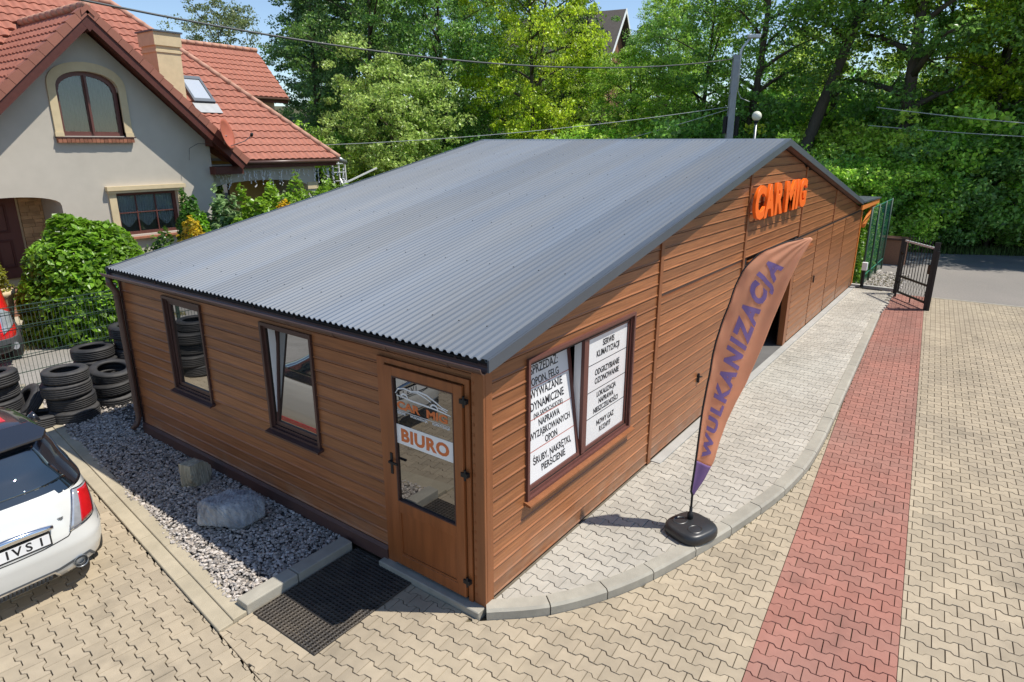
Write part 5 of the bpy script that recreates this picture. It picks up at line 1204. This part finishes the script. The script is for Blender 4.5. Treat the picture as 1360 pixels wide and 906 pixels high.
# icicle lights
il = T('icicle_lights', 'white hanging icicle light string under the porch eaves', 'light string', (0, 0, 0))
mb = MB(); mw = MB()
x = 8.3
mw.tube([(8.2, HY + .2, 3.1), (13.5, HY + .15, 3.12)], .006, 4)
while x < 13.7:
    n = int(rng.integers(4, 15)); z = 3.12
    yq = HY + .2 - .02 * rng.random()
    if x > 12.5: yq -= .1; n = int(n * 1.5)
    xx = x
    for k in range(n):
        nz_ = z - rng.uniform(.025, .06); nxx = xx + rng.normal(0, .02); mw.bar((xx, yq, z), (nxx, yq, nz_), .004); z = nz_; xx = nxx
        if rng.random() < .8: a = rng.uniform(.008, .015); mb.box(xx - a, xx + a, yq - a - .01, yq + a - .01, z - 1.6 * a, z + 1.6 * a)
    x += rng.choice([.06, .09, .14, .22])
B('bulbs', mb, 'bulb', il, fix=False, kind='stuff'); B('wire', mw, 'steel_white', il, fix=False)
# ladder behind the house corner
ld = T('step_ladder', 'pale folding metal ladder frame beyond the far end of the porch', 'ladder', (15.2, 20.2, 0))
for x in (-.32, .02, .36): mb = MB(); mb.bar((x, 0, 0), (x, .15, 3.30), .05); B('rail', mb, 'steel_white', ld)
for z in np.arange(.3, 3.3, .36): mb = MB(); mb.bar((-.32, .14 * z / 3.3 - .03, z), (.36, .14 * z / 3.3 - .03, z), .035); B('rung', mb, 'steel_white', ld)
mb = MB(); mb.bar((-.2, -.5, 2.0), (-.05, 0, 2.55), .045); mb.bar((.2, -.5, 2.0), (.1, 0, 2.55), .045); mb.bar((-.25, -.4, 2.35), (1.9, -.2, 2.95), .06); B('support_leg', mb, 'steel_white', ld)
# front steps, planter, mower
st = T('front_steps', 'brown wooden steps leading to the front door of the house', 'steps', (0, 0, 0))
for k in range(3): mb = MB(); mb.box(.5, 3.3, 16.2 + k * .5, 18.0, -.2 + k * .17, -.03 + k * .17 + .0); bevel(B('tread', mb, 'deck_wood', st), .012, 1)
sheet('paved_path', [(.4, 13.9), (5, 13.9), (5, 17.6), (.4, 17.6)], -.122, 'kerb_beige')
pt_ = T('planter', 'pale stone planter by the front steps', 'planter', (.55, 14.2, -.13)); mb = MB(); mb.lathe([(.20, 0), (.28, .10), (.22, .22), (.34, .95), (.38, 1.0), (.38, 1.08), (.30, 1.08), (.28, 1.0)], (0, 0, 0), 20); B('pot', mb, 'sandstone', pt_, True)
mw_ = T('lawn_mower', 'black garden mower with red handle parked by the steps', 'mower', (1.45, 14.6, -.12))
mb = MB(); mb.tube([(-.30, 0, .80), (-.15, 0, .92), (.10, .02, .85), (.25, .05, .72)], [.14, .22, .20, .10], 10); B('motor_cover', mb, 'black', mw_, True)
mb = MB(); mb.tube([(.20, 0, .78), (.40, .02, .80), (.48, .05, .95), (.42, .06, 1.06)], [.05, .06, .05, .06], 8); B('handle', mb, 'car_red', mw_, True)
mb = MB(); mb.box(-.35, .30, -.2, .25, .18, .62); bevel(B('deck', mb, 'bumper_grey', mw_), .04, 2)
for x in (-.3, .28): mb = MB(); mb.lathe([(.16, -.05), (.18, -.03), (.18, .03), (.16, .05)], (x, -.26, .18), 16, True, 'y'); B('wheel', mb, 'rubber', mw_, True)
# brown-roofed house on the hill
hh = T('hill_house', 'far house with steep brown roof showing between the trees', 'house', (53.9, 30.0, 0))
mb = MB(); mb.prism([(-3.2, 6), (3.2, 6), (3.2, 11.2), (0, 15.0), (-3.2, 11.2)], lambda p: (-2.2, -p[0], p[1]), lambda p: (8, -p[0], p[1])); B('wall', mb, 'deck_wood', hh)
mb = MB(); mb.prism([(-4.0, 10.9), (0, 15.6), (4.0, 10.9), (4.0, 10.6), (0, 15.25), (-4.0, 10.6)], lambda p: (-3.0, -p[0], p[1]), lambda p: (9, -p[0], p[1])); B('roof', mb, 'hill_roof', hh)
mb = MB(); mb.prism([(-4.05, 10.95), (0, 15.66), (4.05, 10.95), (4.05, 10.6), (0, 15.25), (-4.05, 10.6)], lambda p: (-3.06, -p[0], p[1]), lambda p: (-3.005, -p[0], p[1])); B('barge_board', mb, 'curtain', hh)
hh.rotation_euler.z = R_(100)

# ================================================================== VEGETATION
def leaf_geo(C, size, up=.6, aspect=.55, droop=0., r=rng, outward=None):
    n = len(C); N_ = r.normal(size=(n, 3)); N_[:, 2] = N_[:, 2] + up * 2
    if outward is not None: N_ += outward * 1.2
    N_ /= np.linalg.norm(N_, axis=1)[:, None]
    t = r.normal(size=(n, 3)); t[:, 2] -= droop; t -= N_ * (t * N_).sum(1)[:, None]; t /= np.linalg.norm(t, axis=1)[:, None]; b = np.cross(N_, t)
    s = (size * r.uniform(.5, 1.5, n))[:, None]
    V = np.stack([C - t * s * .5, C + b * s * .5 * aspect + N_ * s * .06, C + t * s * .5, C - b * s * .5 * aspect + N_ * s * .06], 1)
    return V.reshape(-1, 3), np.arange(n * 4).reshape(-1, 4)
def tree_proto(name, label, H, cb, R, kind, seed, nclump, per, leaf, color, tr=.22, lean=(0, 0), clump=.55, limbs=14, group=None, cat='tree', branch_col=None):
    r = np.random.default_rng(seed)
    root = T(name, label, cat, group=group)
    top = H * (.93 if kind != 'cone' else .98); P = []
    for k in range(9):
        f = k / 8; P.append(Vector((lean[0] * f + .25 * math.sin(f * 5 + seed) * f * (H / 14), lean[1] * f + .25 * math.cos(f * 4 + seed) * f * (H / 14), top * f)))
    def tp(h): f = np.clip(h / top, 0, 1) * 8; i = min(int(f), 7); return P[i].lerp(P[i + 1], f - i)
    mb = MB(); mb.tube(P, [tr * (1.25 if k == 0 else 1) * (1 - .86 * k / 8) for k in range(9)], 9)
    def env(f):
        if kind == 'round': return R * max(0, 1 - abs(2 * f - .95) ** 2.4) ** .5
        if kind == 'tall': return R * (.25 + .75 * math.sin(math.pi * min(1, f * .93 + .07) ** .75)) * (1 if f < .95 else .5)
        if kind == 'cone': return R * (1 - f) ** .85 + .05
        return R
    pts = []
    for i in range(limbs):
        f = (i + r.uniform(0, 1)) / limbs; h = cb * .85 + (top * .93 - cb * .85) * f; az = i * 2.4 + r.normal(0, .4); ln = env((h - cb) / (H - cb) if h > cb else 0.02) * r.uniform(.75, 1.05) + .2
        a = tp(h); rise = (.25 if kind == 'cone' else r.uniform(.35, .9)) * (-.5 if kind == 'cone' else 1); q = []
        for s in np.linspace(0, 1, 5): q.append(a + Vector((math.cos(az) * ln * s, math.sin(az) * ln * s, rise * ln * s * (1 - .35 * s))) + Vector(r.normal(0, .06, 3)) * s * ln * .5)
        r0 = tr * (.5 - .3 * f) ; mb.tube(q, [r0, r0 * .75, r0 * .5, r0 * .3, r0 * .1], 5)
        for s in (.45, .65, .85, 1.0): pts.append(q[0].lerp(q[-1], s) if s == 1 else q[int(s * 4)].lerp(q[int(s * 4) + 1], s * 4 - int(s * 4)))
        for _ in range(2):
            s = r.uniform(.35, .8); b0 = q[int(s * 4)]; d = Vector(r.normal(0, 1, 3)).normalized(); d.z = abs(d.z) * .5; b1 = b0 + d * ln * .45; mb.tube([b0, b0.lerp(b1, .5) + Vector((0, 0, .05)), b1], [r0 * .35, r0 * .2, r0 * .05], 4); pts.append(b1)
    C = []
    pts = np.array([p[:] for p in pts])
    nb = int(nclump * .5); C.append(pts[r.integers(0, len(pts), nb)] + r.normal(0, .35 * R / 4, (nb, 3)))
    m = nclump - nb; f = r.uniform(0, 1, m) ** (.9 if kind != 'cone' else 1.6); az = r.uniform(0, 6.283, m); rr = np.array([env(x) for x in f]) * np.sqrt(r.uniform(.12, 1.08, m)); h = cb + (H - cb) * f
    ax = np.array([tp(x)[:] for x in h]); C.append(np.c_[ax[:, 0] + rr * np.cos(az), ax[:, 1] + rr * np.sin(az), h]); C = np.concatenate(C)
    cs = clump * r.uniform(.5, 1.3, len(C))
    # leaves sit on a soft shell of each clump so clumps read as sprays
    d = r.normal(size=(len(C), per, 3)); d /= np.linalg.norm(d, axis=2)[..., None]; rad = r.uniform(.2, 1, (len(C), per, 1)) ** .6
    L = C[:, None] + d * rad * cs[:, None, None] * np.array([1.15, 1.15, .62 if kind != 'cone' else .4]); L = L.reshape(-1, 3)
    L = L[L[:, 2] > .1]
    V, Q = leaf_geo(L, leaf, .35, .62, .3, r)
    B('trunk', mb, 'bark', root, True, False)
    c = put('crown', npmesh('crown', V, Q, 'leaf'), root); c.color = (*color, 1)
    return root
def recol(o, col):
    for k in kids_of(o):
        if k.name.startswith('crown'): k.color = (*col, 1)
def kids_of(o): return o.children
def gz(x, y): return float(hillz(np.array(x), np.array(y))) - .05
GT = 'trees of the wood behind the workshop'
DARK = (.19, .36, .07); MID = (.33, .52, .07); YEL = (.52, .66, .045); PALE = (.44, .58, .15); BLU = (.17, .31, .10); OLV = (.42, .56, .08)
protoA = tree_proto('broadleaf_tree', 'x', 14.5, 2.2, 4.6, 'round', 3, 380, 95, .165, DARK, .24, (0, 0), .62, 20, GT)
protoB = tree_proto('tall_tree', 'x', 16.5, 2.0, 3.0, 'tall', 4, 330, 95, .16, BLU, .22, (.3, .2), .55, 20, GT)
protoC = tree_proto('forest_tree', 'x', 17.0, 4.6, 4.0, 'round', 6, 210, 80, .15, MID, .27, (.9, -.4), .66, 16, GT)
protoD = tree_proto('slender_tree', 'x', 17.0, 5.5, 2.6, 'tall', 9, 150, 80, .16, OLV, .15, (-.8, .5), .6, 12, GT)
protoE = tree_proto('spruce', 'x', 15.0, 1.0, 2.6, 'cone', 12, 460, 80, .12, (.022, .05, .020), .2, (0, 0), .5, 34, GT)
protoS = tree_proto('shrub', 'x', 3.4, .2, 2.3, 'round', 15, 150, 100, .14, MID, .07, (.1, .1), .55, 12, 'undergrowth shrubs below the wood', 'shrub')
used = set()
def plant(proto, x, y, sc, rz, col, label, scz=None):
    if id(proto) not in used:
        o = proto; used.add(id(proto)); o.location = (x, y, gz(x, y)); o.rotation_euler.z = rz; o['label'] = label; o.scale = (sc, sc, scz or sc)
    else: o = copy_tree(proto, (x, y, gz(x, y)), rz, label, (sc, sc, scz or sc))
    recol(o, col); return o
# from left to right along the wood
plant(protoB, 22.2, 30.4, .98, .3, BLU, 'tall bluish green tree right beside the red roofed house')
plant(protoB, 26.5, 31.5, 1.0, 2.1, BLU, 'tall dark tree just right of the bluish green one', 1.05)
pale = tree_proto('round_tree', 'pale grey green rounded tree just behind the corrugated roof', 8.3, .6, 3.5, 'round', 21, 430, 90, .15, PALE, .15, (0, 0), .5, 18)
pale.location = (20.3, 22.2, -.2)
plant(protoA, 25.8, 23.6, 1.0, .7, DARK, 'broad dark green tree behind the middle of the corrugated roof')
plant(protoA, 24.0, 27.8, 1.0, 4.1, (.16, .29, .06), 'broad tree rising above the pale rounded tree', 1.08)
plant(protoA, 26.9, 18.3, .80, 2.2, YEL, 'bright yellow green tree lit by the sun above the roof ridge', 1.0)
plant(protoC, 29.5, 19.5, .9, 1.0, (.21, .33, .035), 'light green tree leaning out beside the bright yellow green one')
plant(protoE, 36.0, 20.9, .95, .2, (.022, .05, .020), 'dark spruce left of the far brown roof', 1.05)
plant(protoA, 29.8, 13.6, .70, 1.4, MID, 'lower bushy green tree below the gap of sky', .62)
plant(protoA, 33.2, 17.0, .72, 2.9, OLV, 'rounded tree in front of the far brown roof', .60)
plant(protoB, 39.5, 15.0, .62, 2.9, MID, 'tree with dark leaves standing right of the far brown roof', .66)
plant(protoA, 32.0, 10.6, .86, 3.6, MID, 'green tree directly behind the concrete lamp pole')
plant(protoC, 30.4, 7.9, 1.0, 5.2, DARK, 'tree with dark straight trunk right of the lamp pole')
lean = tree_proto('leaning_tree', 'big tree whose thick bare trunk leans to the right above the gable', 18.5, 9.2, 4.6, 'round', 31, 200, 85, .165, MID, .36, (4.6, -3.4), .66, 14)
lean.location = (28.6, 5.35, -.2)
plant(protoC, 33.4, 4.4, 1.0, .4, OLV, 'wood tree between the leaning trunk and the thick ivy clad one')
thick = tree_proto('ivy_clad_tree', 'thick dark trunked tree with forked top behind the black gate', 17.5, 5.0, 4.6, 'round', 33, 240, 80, .165, DARK, .40, (1.1, .3), .66, 18)
thick.location = (30.6, .9, -.2)
plant(protoD, 34.2, -.2, 1.0, .3, OLV, 'slender tree just right of the thick ivy clad trunk')
plant(protoD, 33.4, -1.6, 1.05, 2.3, MID, 'second slender tree in the sunlit stand beyond the road')
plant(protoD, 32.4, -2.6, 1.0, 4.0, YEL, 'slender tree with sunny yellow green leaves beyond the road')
plant(protoD, 34.6, -3.2, 1.0, 5.3, OLV, 'slim leaning trunk at the right edge of the wood')
plant(protoD, 33.2, -4.2, 1.08, 1.2, MID, 'outermost slim trunk beyond the road')
plant(protoC, 31.8, -6.2, .95, 2.0, MID, 'wood tree past the right edge of the road bend')
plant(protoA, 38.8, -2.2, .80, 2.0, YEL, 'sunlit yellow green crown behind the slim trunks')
plant(protoA, 39.5, 7.4, .66, 4.0, OLV, 'full crown deep in the wood behind the leaning trunk')
plant(protoC, 29.9, -6.6, .95, .5, MID, 'wood tree at the bend of the road, nearest the right edge')
plant(protoB, 29.0, -8.8, .8, 1.5, MID, 'roadside tree standing closest to the road beyond the right edge')
k = 0
for (x, y, s, c) in ((52, 4, .72, OLV), (50, -6, .8, MID), (44, 18, .85, DARK), (35, 31, 1.0, DARK), (33, 40, 1.0, MID), (58, 12, .8, OLV), (44, 34, .95, DARK), (42, 26, .8, MID), (60, 26, .7, MID)):
    plant(protoA, x, y, s, k * 1.3, c, '%s full crown %s' % ('dark' if c == DARK else 'olive' if c == OLV else 'green', ['far beyond the ivy clad trunk', 'far beyond the slim trunks', 'behind the far brown roof', 'behind the tall dark tree', 'beyond the end of the back wing', 'far beyond the leaning trunk', 'on the slope left of the far brown roof', 'behind the broad dark green tree', 'on top of the far slope'][k])); k += 1
wil = tree_proto('willow_tree', 'loose feathery tree against the sky behind the house chimney', 15.2, 4, 4.8, 'round', 41, 300, 70, .17, (.20, .25, .09), .2, (0, 0), .6, 14); wil.location = (28.4, 50.5, -.2)
plant(protoB, 38, 50.5, .80, .4, (.16, .23, .08), 'tree top peeping over the end of the back wing of the house', .72)
plant(protoA, 46, 50, .8, 1.4, DARK, 'dark tree far behind the end of the back wing')
# understory beyond the road
SG = [(27.2, 4.2, 1.1, MID), (28.0, 2.4, .95, DARK), (27.9, .5, 1.0, MID), (29.2, -1.2, 1.15, (.15, .28, .07)), (29.9, -3.0, 1.2, DARK), (30.8, -4.8, 1.25, MID), (32.0, -6.8, 1.3, DARK), (30.4, 2.2, 1.3, OLV), (31.6, -.6, 1.5, MID), (33.0, -3.4, 1.5, DARK), (30.6, 6.9, 1.2, YEL), (28.4, 9.2, 1.4, DARK), (30.2, 11.9, 1.5, MID), (26.4, 12.5, 1.2, OLV), (35.4, .5, 1.7, DARK), (35.8, 5.2, 1.8, MID), (36.0, -5.0, 1.8, DARK), (33.4, 8.0, 1.7, DARK), (26.0, 15.4, 1.2, MID), (24.6, 19.4, 1.2, DARK), (22.4, 26.2, 1.3, DARK), (19.2, 27.6, 1.3, MID), (41, 2, 2.0, DARK), (41, 8, 2.0, DARK), (42, -4, 2.0, MID), (33.6, -9.2, 1.3, MID), (35.2, -7.4, 1.8, DARK), (19.0, 24.4, .9, OLV)]
BR = lambda c: tuple(min(.75, v * 1.35) for v in c)
def where(x, y):
    for lim, w in ((22, 'behind the pale rounded tree'), (14.5, 'behind the roof ridge left of the lamp pole'), (10.5, 'just behind the lamp pole'), (7.2, 'between the lamp pole and the leaning trunk'), (3.8, 'under the leaning trunk'), (1.8, 'left of the ivy clad trunk'), (-.3, 'at the foot of the ivy clad trunk'), (-2.2, 'across the road from the gate'), (-4.0, 'across the road right of the gate'), (-6, 'across the road near the right edge')):
        if y > lim: return w
    return 'where the road leaves the frame'
for k, (x, y, s, c) in enumerate(SG): plant(protoS, x, y, s, k * 1.9, BR(c), '%s%s green %s shrub %s' % ('deep set ' if x > 34 else '', 'dark' if c == DARK else 'olive' if c == OLV else 'yellowish' if c == YEL else 'mid', 'tall' if s > 1.45 else 'low', where(x, y)))
# ------------------------------------------------ garden plants of the house
def bush(name, label, loc, dims, n, leaf, color, cat='bush', shell=.55, droop=.5, seed=1, bumps=.18, floor=.04, grp=None, stem=True, up=.5):
    r = np.random.default_rng(seed); root = T(name, label, cat, loc, group=grp); d = r.normal(size=(n, 3)); d /= np.linalg.norm(d, axis=1)[:, None]; d[:, 2] = np.where(d[:, 2] < -.25, -d[:, 2], d[:, 2])
    f1 = 1 + bumps * (np.sin(d[:, 0] * 7 + seed) * np.cos(d[:, 1] * 6 + seed * 2) + .5 * np.sin(d[:, 2] * 11 + d[:, 0] * 9)); rad = (1 - shell * r.uniform(0, 1, n) ** 2.2) * f1
    C = d * rad[:, None] * np.array(dims) * [1, 1, 1]; C[:, 2] += dims[2] * .12; C = C[C[:, 2] > floor]; dd = C / np.array(dims); dd /= np.linalg.norm(dd, axis=1)[:, None] + 1e-6
    V, Q = leaf_geo(C, leaf, up, .72, droop, r, dd); c = put('foliage', npmesh('foliage', V, Q, 'leaf'), root); c.color = (*color, 1)
    if stem:
        mb = MB()
        for k in range(5): a = k * 1.26; mb.tube([(0, 0, 0), (.25 * dims[0] * math.cos(a), .25 * dims[1] * math.sin(a), dims[2] * .45), (.5 * dims[0] * math.cos(a), .5 * dims[1] * math.sin(a), dims[2] * .8)], [.04, .03, .012], 6)
        B('stem', mb, 'bark', root)
    return root
bush('weeping_bush', 'big rounded weeping bush with large glossy leaves behind the mesh fence', (2.05, 13.1, -.12), (1.40, 1.25, 2.35), 15000, .135, (.19, .36, .025), seed=3, droop=1.4, bumps=.045, shell=.5)
bush('golden_bush', 'golden yellow shrub under the lower window of the house', (4.55, 13.0, -.12), (.45, .45, 2.0), 5000, .095, (.62, .46, .03), seed=5, bumps=.2)
bush('low_bush', 'small dark green shrub beside the golden one', (3.75, 13.0, -.12), (.46, .42, 1.75), 4000, .10, (.12, .24, .03), seed=6)
bush('golden_bush', 'yellow green conifer sprig in the pale planter', (.50, 14.2, .92), (.36, .36, .62), 1500, .075, (.26, .27, .02), seed=7, bumps=.2)
bush('dwarf_conifer', 'dense bright green cone shaped conifer against the house wall', (5.55, 14.6, -.12), (.42, .42, 2.05), 9000, .085, (.20, .42, .025), seed=8, bumps=.08, droop=-1)
bush('dwarf_conifer', 'taller dark green cone conifer behind the bright one', (5.75, 15.4, -.12), (.44, .44, 2.5), 9000, .085, (.10, .24, .03), seed=9, bumps=.08, droop=-1)
bush('big_leaf_plant', 'pale broad leaved plant right of the two cone conifers', (6.5, 15.0, -.12), (.6, .5, 2.30), 2600, .20, (.28, .42, .17), seed=10, bumps=.22)
for k, (x, y, dm, c, lb) in enumerate(((7.0, 14.0, (.95, .6, 2.35), (.24, .40, .03), 'light green hedge bush in front of the porch, left end'), (8.0, 14.2, (1.0, .7, 2.5), (.25, .42, .035), 'light green hedge bush in front of the porch, middle'), (9.3, 14.8, (1.1, .7, 2.5), (.22, .38, .035), 'light green hedge bush in front of the porch, right part'), (10.7, 15.4, (1.0, .7, 2.45), (.22, .38, .04), 'light green hedge bush beside the porch pillar'))):
    bush('hedge_bush', lb, (x, y, -.12), dm, 6500, .13, c, seed=20 + k, bumps=.2)
bush('flowering_bush', 'small cluster of yellow flowers on the hedge by the porch', (7.6, 13.55, 2.05), (.22, .2, .35), 260, .09, (.75, .50, .02), stem=False, seed=31)
bush('flowering_bush', 'yellow flowering bush seen past the roof edge below the pale tree', (16.6, 19.6, 1.4), (.5, .4, .9), 900, .13, (.75, .62, .02), seed=32)
bush('dark_creeper', 'dark creeper hanging at the far end of the porch', (13.2, 18.8, -.1), (.75, .5, 2.6), 3000, .13, (.03, .045, .02), seed=33)
bush('climbing_plant', 'green climbing plant on the porch pillar', (10.9, 18.2, .6), (.28, .2, 1.55), 500, .14, (.12, .21, .03), seed=34, stem=False)
# thuja hedge behind green netting, right of the building
for k, (x, h) in enumerate(((18.15, 1.95), (18.95, 2.15), (19.75, 2.1), (20.5, 2.2), (21.25, 2.1))):
    bush('thuja', 'green columnar thuja, %s' % ['nearest the workshop corner', 'second from the workshop corner', 'middle one of the row behind the netting', 'second from the road end of the row', 'nearest the road behind the netting'][k], (x, .18, -.12), (.36, .34, h), 2400, .10, (.20, .38, .03), 'thuja', seed=50 + k, grp='thujas behind the green netting', droop=-1.2, bumps=.07)
nf = T('netting_fence', 'tall green netting fence along the thuja row', 'fence', (17.6, -.22, -.1))
mb = MB()
for k in range(45): x = k * .09; mb.bar((x, 0, .02), (x, 0, 2.35), .0045)
for k in range(32): z = .05 + k * .073; mb.bar((0, .004, z), (4.0, .004, z), .0045)
B('net', mb, 'netting', nf, kind='stuff')
for x in (.0, 1.35, 2.7, 4.0): mb = MB(); mb.tube([(x, -.03, -.1), (x, -.03, 2.40)], .028, 8); B('post', mb, 'fence_green', nf, True)
for z in (.35, 2.37): mb = MB(); mb.bar((0, -.03, z), (4.0, -.03, z), .02); B('rail', mb, 'netting', nf)
# ================================================================== GATE
mb = MB(); mb.box(17.28, 17.42, -1.16, -.04, -.2, .07); B('fence_plinth', mb, 'concrete', kind='structure', fix=False)
pb = T('utility_post', 'white box light on a dark stem by the fence plinth', 'lamp', (17.25, -.33, -.03)); mb = MB(); mb.box(-.06, .06, -.07, .07, .55, .78); bevel(B('box', mb, 'white', pb), .01, 1); mb = MB(); mb.tube([(0, 0, 0), (0, 0, .55)], .045, 8); B('stem', mb, 'black', pb)
gt_ = T('metal_gate', 'black metal bar gate standing half open over the red strip', 'gate', (0, 0, 0))
A_ = Vector((16.98, -1.22, -.09)); Bp = Vector((15.72, -2.10, -.09)); gd2 = (Bp - A_)
def gp(s, z): q = A_ + gd2 * s; return (q.x, q.y, z)
mb = MB(); mb.bar(gp(0, -.2), gp(0, 1.55), .09); B('post', mb, 'gate_black', gt_)
mb = MB(); mb.bar(gp(1.0, -.12), gp(1.0, 1.66), .12); mb.bar(gp(1.06, -.12), gp(1.06, 1.45), .06); B('post', mb, 'gate_black', gt_)
mb = MB(); mb.bar(gp(.09, .05), gp(.09, 1.5), .045); mb.bar(gp(.93, .05), gp(.93, 1.5), .045); B('stile', mb, 'gate_black', gt_)
for z, m_ in ((.08, 'gate_black'), (.52, 'gate_black'), (1.50, 'steel_white')): mb = MB(); mb.bar(gp(.07, z), gp(.95, z), .045, .05); B('rail', mb, m_, gt_)  # top rail coloured white for the light on it, the metal is black
for k in range(9): s = .17 + k * .085; mb = MB(); mb.bar(gp(s, .52), gp(s, 1.62), .018); mb.lathe([(.016, 1.62), (.002, 1.69)], (gp(s, 0)[0], gp(s, 0)[1], 0), 6); B('bar', mb, 'gate_black', gt_)
mb = MB()
for k in range(10):
    for s_ in (-1, 1): a = .10 + k * .083; mb.bar(gp(a if s_ > 0 else a + .083, .10), gp(a + .083 if s_ > 0 else a, .50), .006)
B('mesh_infill', mb, 'gate_black', gt_)
mb = MB(); mb.bar(gp(.90, .95), gp(.98, .95), .10, .24); mb.bar(gp(.86, .98), gp(.90, .98), .03); B('lock_box', mb, 'gate_black', gt_)
for z in (.35, 1.15): mb = MB(); mb.bar(gp(.02, z), gp(.08, z), .06, .06); B('hinge', mb, 'gate_black', gt_)
mb = MB(); mb.bar(gp(.5, .05), gp(.5, -.09), .03); B('drop_bolt', mb, 'gate_black', gt_)
mb = MB(); mb.box(22.3, 22.5, -.9, .2, -.1, 1.0); 
bxx = T('brown_cabinet', 'brown cabinet on the verge beyond the gate', 'cabinet', (23.0, -.35, -.12)); mb = MB(); mb.box(-.3, .3, -.45, .45, 0, .9); bevel(B('body', mb, 'deck_wood', bxx), .02, 1); mb = MB(); mb.box(-.36, .36, -.5, .5, .9, .96); B('lid', mb, 'frame_brown', bxx)
# hose / bits near the plinth
mb = MB(); mb.tube([(17.1, -.2 - .1 * k, .02 + .01 * math.sin(k)) for k in range(8)], .02, 6); tag(B('hose', mb, 'black', None, True), 'black hose lying along the fence plinth', 'hose')
# ================================================================== POLES AND WIRES
PX, PY = 25.6, 6.85
po_ = T('lamp_pole', 'grey concrete pole with street lamp arm behind the roof', 'lamp pole', (PX, PY, -.15))
mb = MB(); ang = R_(36); 
def sq(w, d, z): return [(a * math.cos(ang) - b * math.sin(ang), a * math.sin(ang) + b * math.cos(ang), z) for a, b in ((-w, -d), (w, -d), (w, d), (-w, d))]
mb.add(sq(.16, .17, 0) + sq(.10, .12, 7.75), [(0, 3, 2, 1), (4, 5, 6, 7), (0, 1, 5, 4), (1, 2, 6, 5), (2, 3, 7, 6), (3, 0, 4, 7)]); B('mast', mb, 'pole_conc', po_)
ax_ = Vector((CR[0], CR[1], 0)).normalized()
mb = MB(); mb.tube([ax_ * .16 + Vector((0, 0, 6.3)), ax_ * .18 + Vector((0, 0, 7.9)), ax_ * .24 + Vector((0, 0, 8.05)), ax_ * .52 + Vector((0, 0, 8.40))], [.06, .055, .05, .05], 8); B('lamp_arm', mb, 'steel_white', po_, True)
mb = MB(); c = ax_ * .66 + Vector((0, 0, 8.47)); mb.bar(c - ax_ * .26, c + ax_ * .26, .26, .16); bevel(B('lamp_head', mb, 'steel_white', po_), .04, 2)
mb = MB(); mb.bar((0, 0, 4.9), ax_ * .30 + Vector((0, 0, 4.9)), .04); c = ax_ * .30; mb.bar(c + Vector((0, 0, 4.5)), c + Vector((0, 0, 5.3)), .16, .14); mb.bar(ax_ * -.22 + Vector((0, 0, 4.6)), ax_ * -.22 + Vector((0, 0, 5.3)), .14); B('switch_box', mb, 'black', po_)
for z in (5.55, 6.2, 7.5): mb = MB(); q = sq(.155 - .007 * z, .17 - .006 * z, z); mb.add(q + [(a, b, c + .06) for a, b, c in q], [(0, 3, 2, 1), (4, 5, 6, 7), (0, 1, 5, 4), (1, 2, 6, 5), (2, 3, 7, 6), (3, 0, 4, 7)]); B('clamp', mb, 'steel', po_)
mb = MB(); mb.tube([ax_ * .16 + Vector((0, 0, 6.4)), ax_ * .35 + Vector((0, 0, 6.05)), ax_ * .75 + Vector((0, 0, 5.9))], .018, 5); B('loose_cable', mb, 'cable_light', po_)
gl = T('globe_lamp', 'white globe lamp on a thin post right of the concrete pole', 'lamp', (20.8, 4.29, -.1)); mb = MB(); mb.lathe([(.165 * math.sin(R_(a)), 5.07 - .165 * math.cos(R_(a))) for a in range(14, 181, 11)] , (0, 0, 0), 20); B('globe', mb, 'globe', gl, True); mb = MB(); mb.tube([(0, 0, 0), (0, 0, 4.86)], .045, 8); B('post', mb, 'steel', gl, True); mb = MB(); mb.lathe([(.05, 4.82), (.09, 4.88), (.07, 4.93)], (0, 0, 0), 12); B('collar', mb, 'black', gl)
def wire(p, q, sag, r, mat, label):
    p = Vector(p); q = Vector(q); n = 24; mb = MB(); mb.tube([p.lerp(q, k / n) - Vector((0, 0, sag * 4 * (k / n) * (1 - k / n))) for k in range(n + 1)], r, 5); tag(B('overhead_wire', mb, mat, None, True), label, 'wire', None)
top_ = Vector((PX, PY, 7.45)); mid_ = Vector((PX, PY, 5.45))
wire((-3.26, 13.79, 7.60), top_ - ax_ * .1, 1.17, .024, 'cable', 'thick overhead cable from above the house to the lamp pole top')
wire((14.4, 20.7, 3.95), mid_ - ax_ * .1 + Vector((0, 0, .1)), .25, .014, 'cable_light', 'lower pale wire sagging across the pale tree to the pole')
wire((24.8, 11.5, 4.2), mid_ - ax_ * .1, .03, .014, 'cable_light', 'short pale wire rising steeply to the lamp pole')
wire((27.5, 1.55, 5.45), (27.5, -9, 4.3), .15, .016, 'cable_light', 'upper pale wire in front of the wood on the right')
wire((27.4, 1.75, 4.75), (27.4, -9, 4.05), .12, .014, 'cable_light', 'lower pale wire in front of the wood on the right')
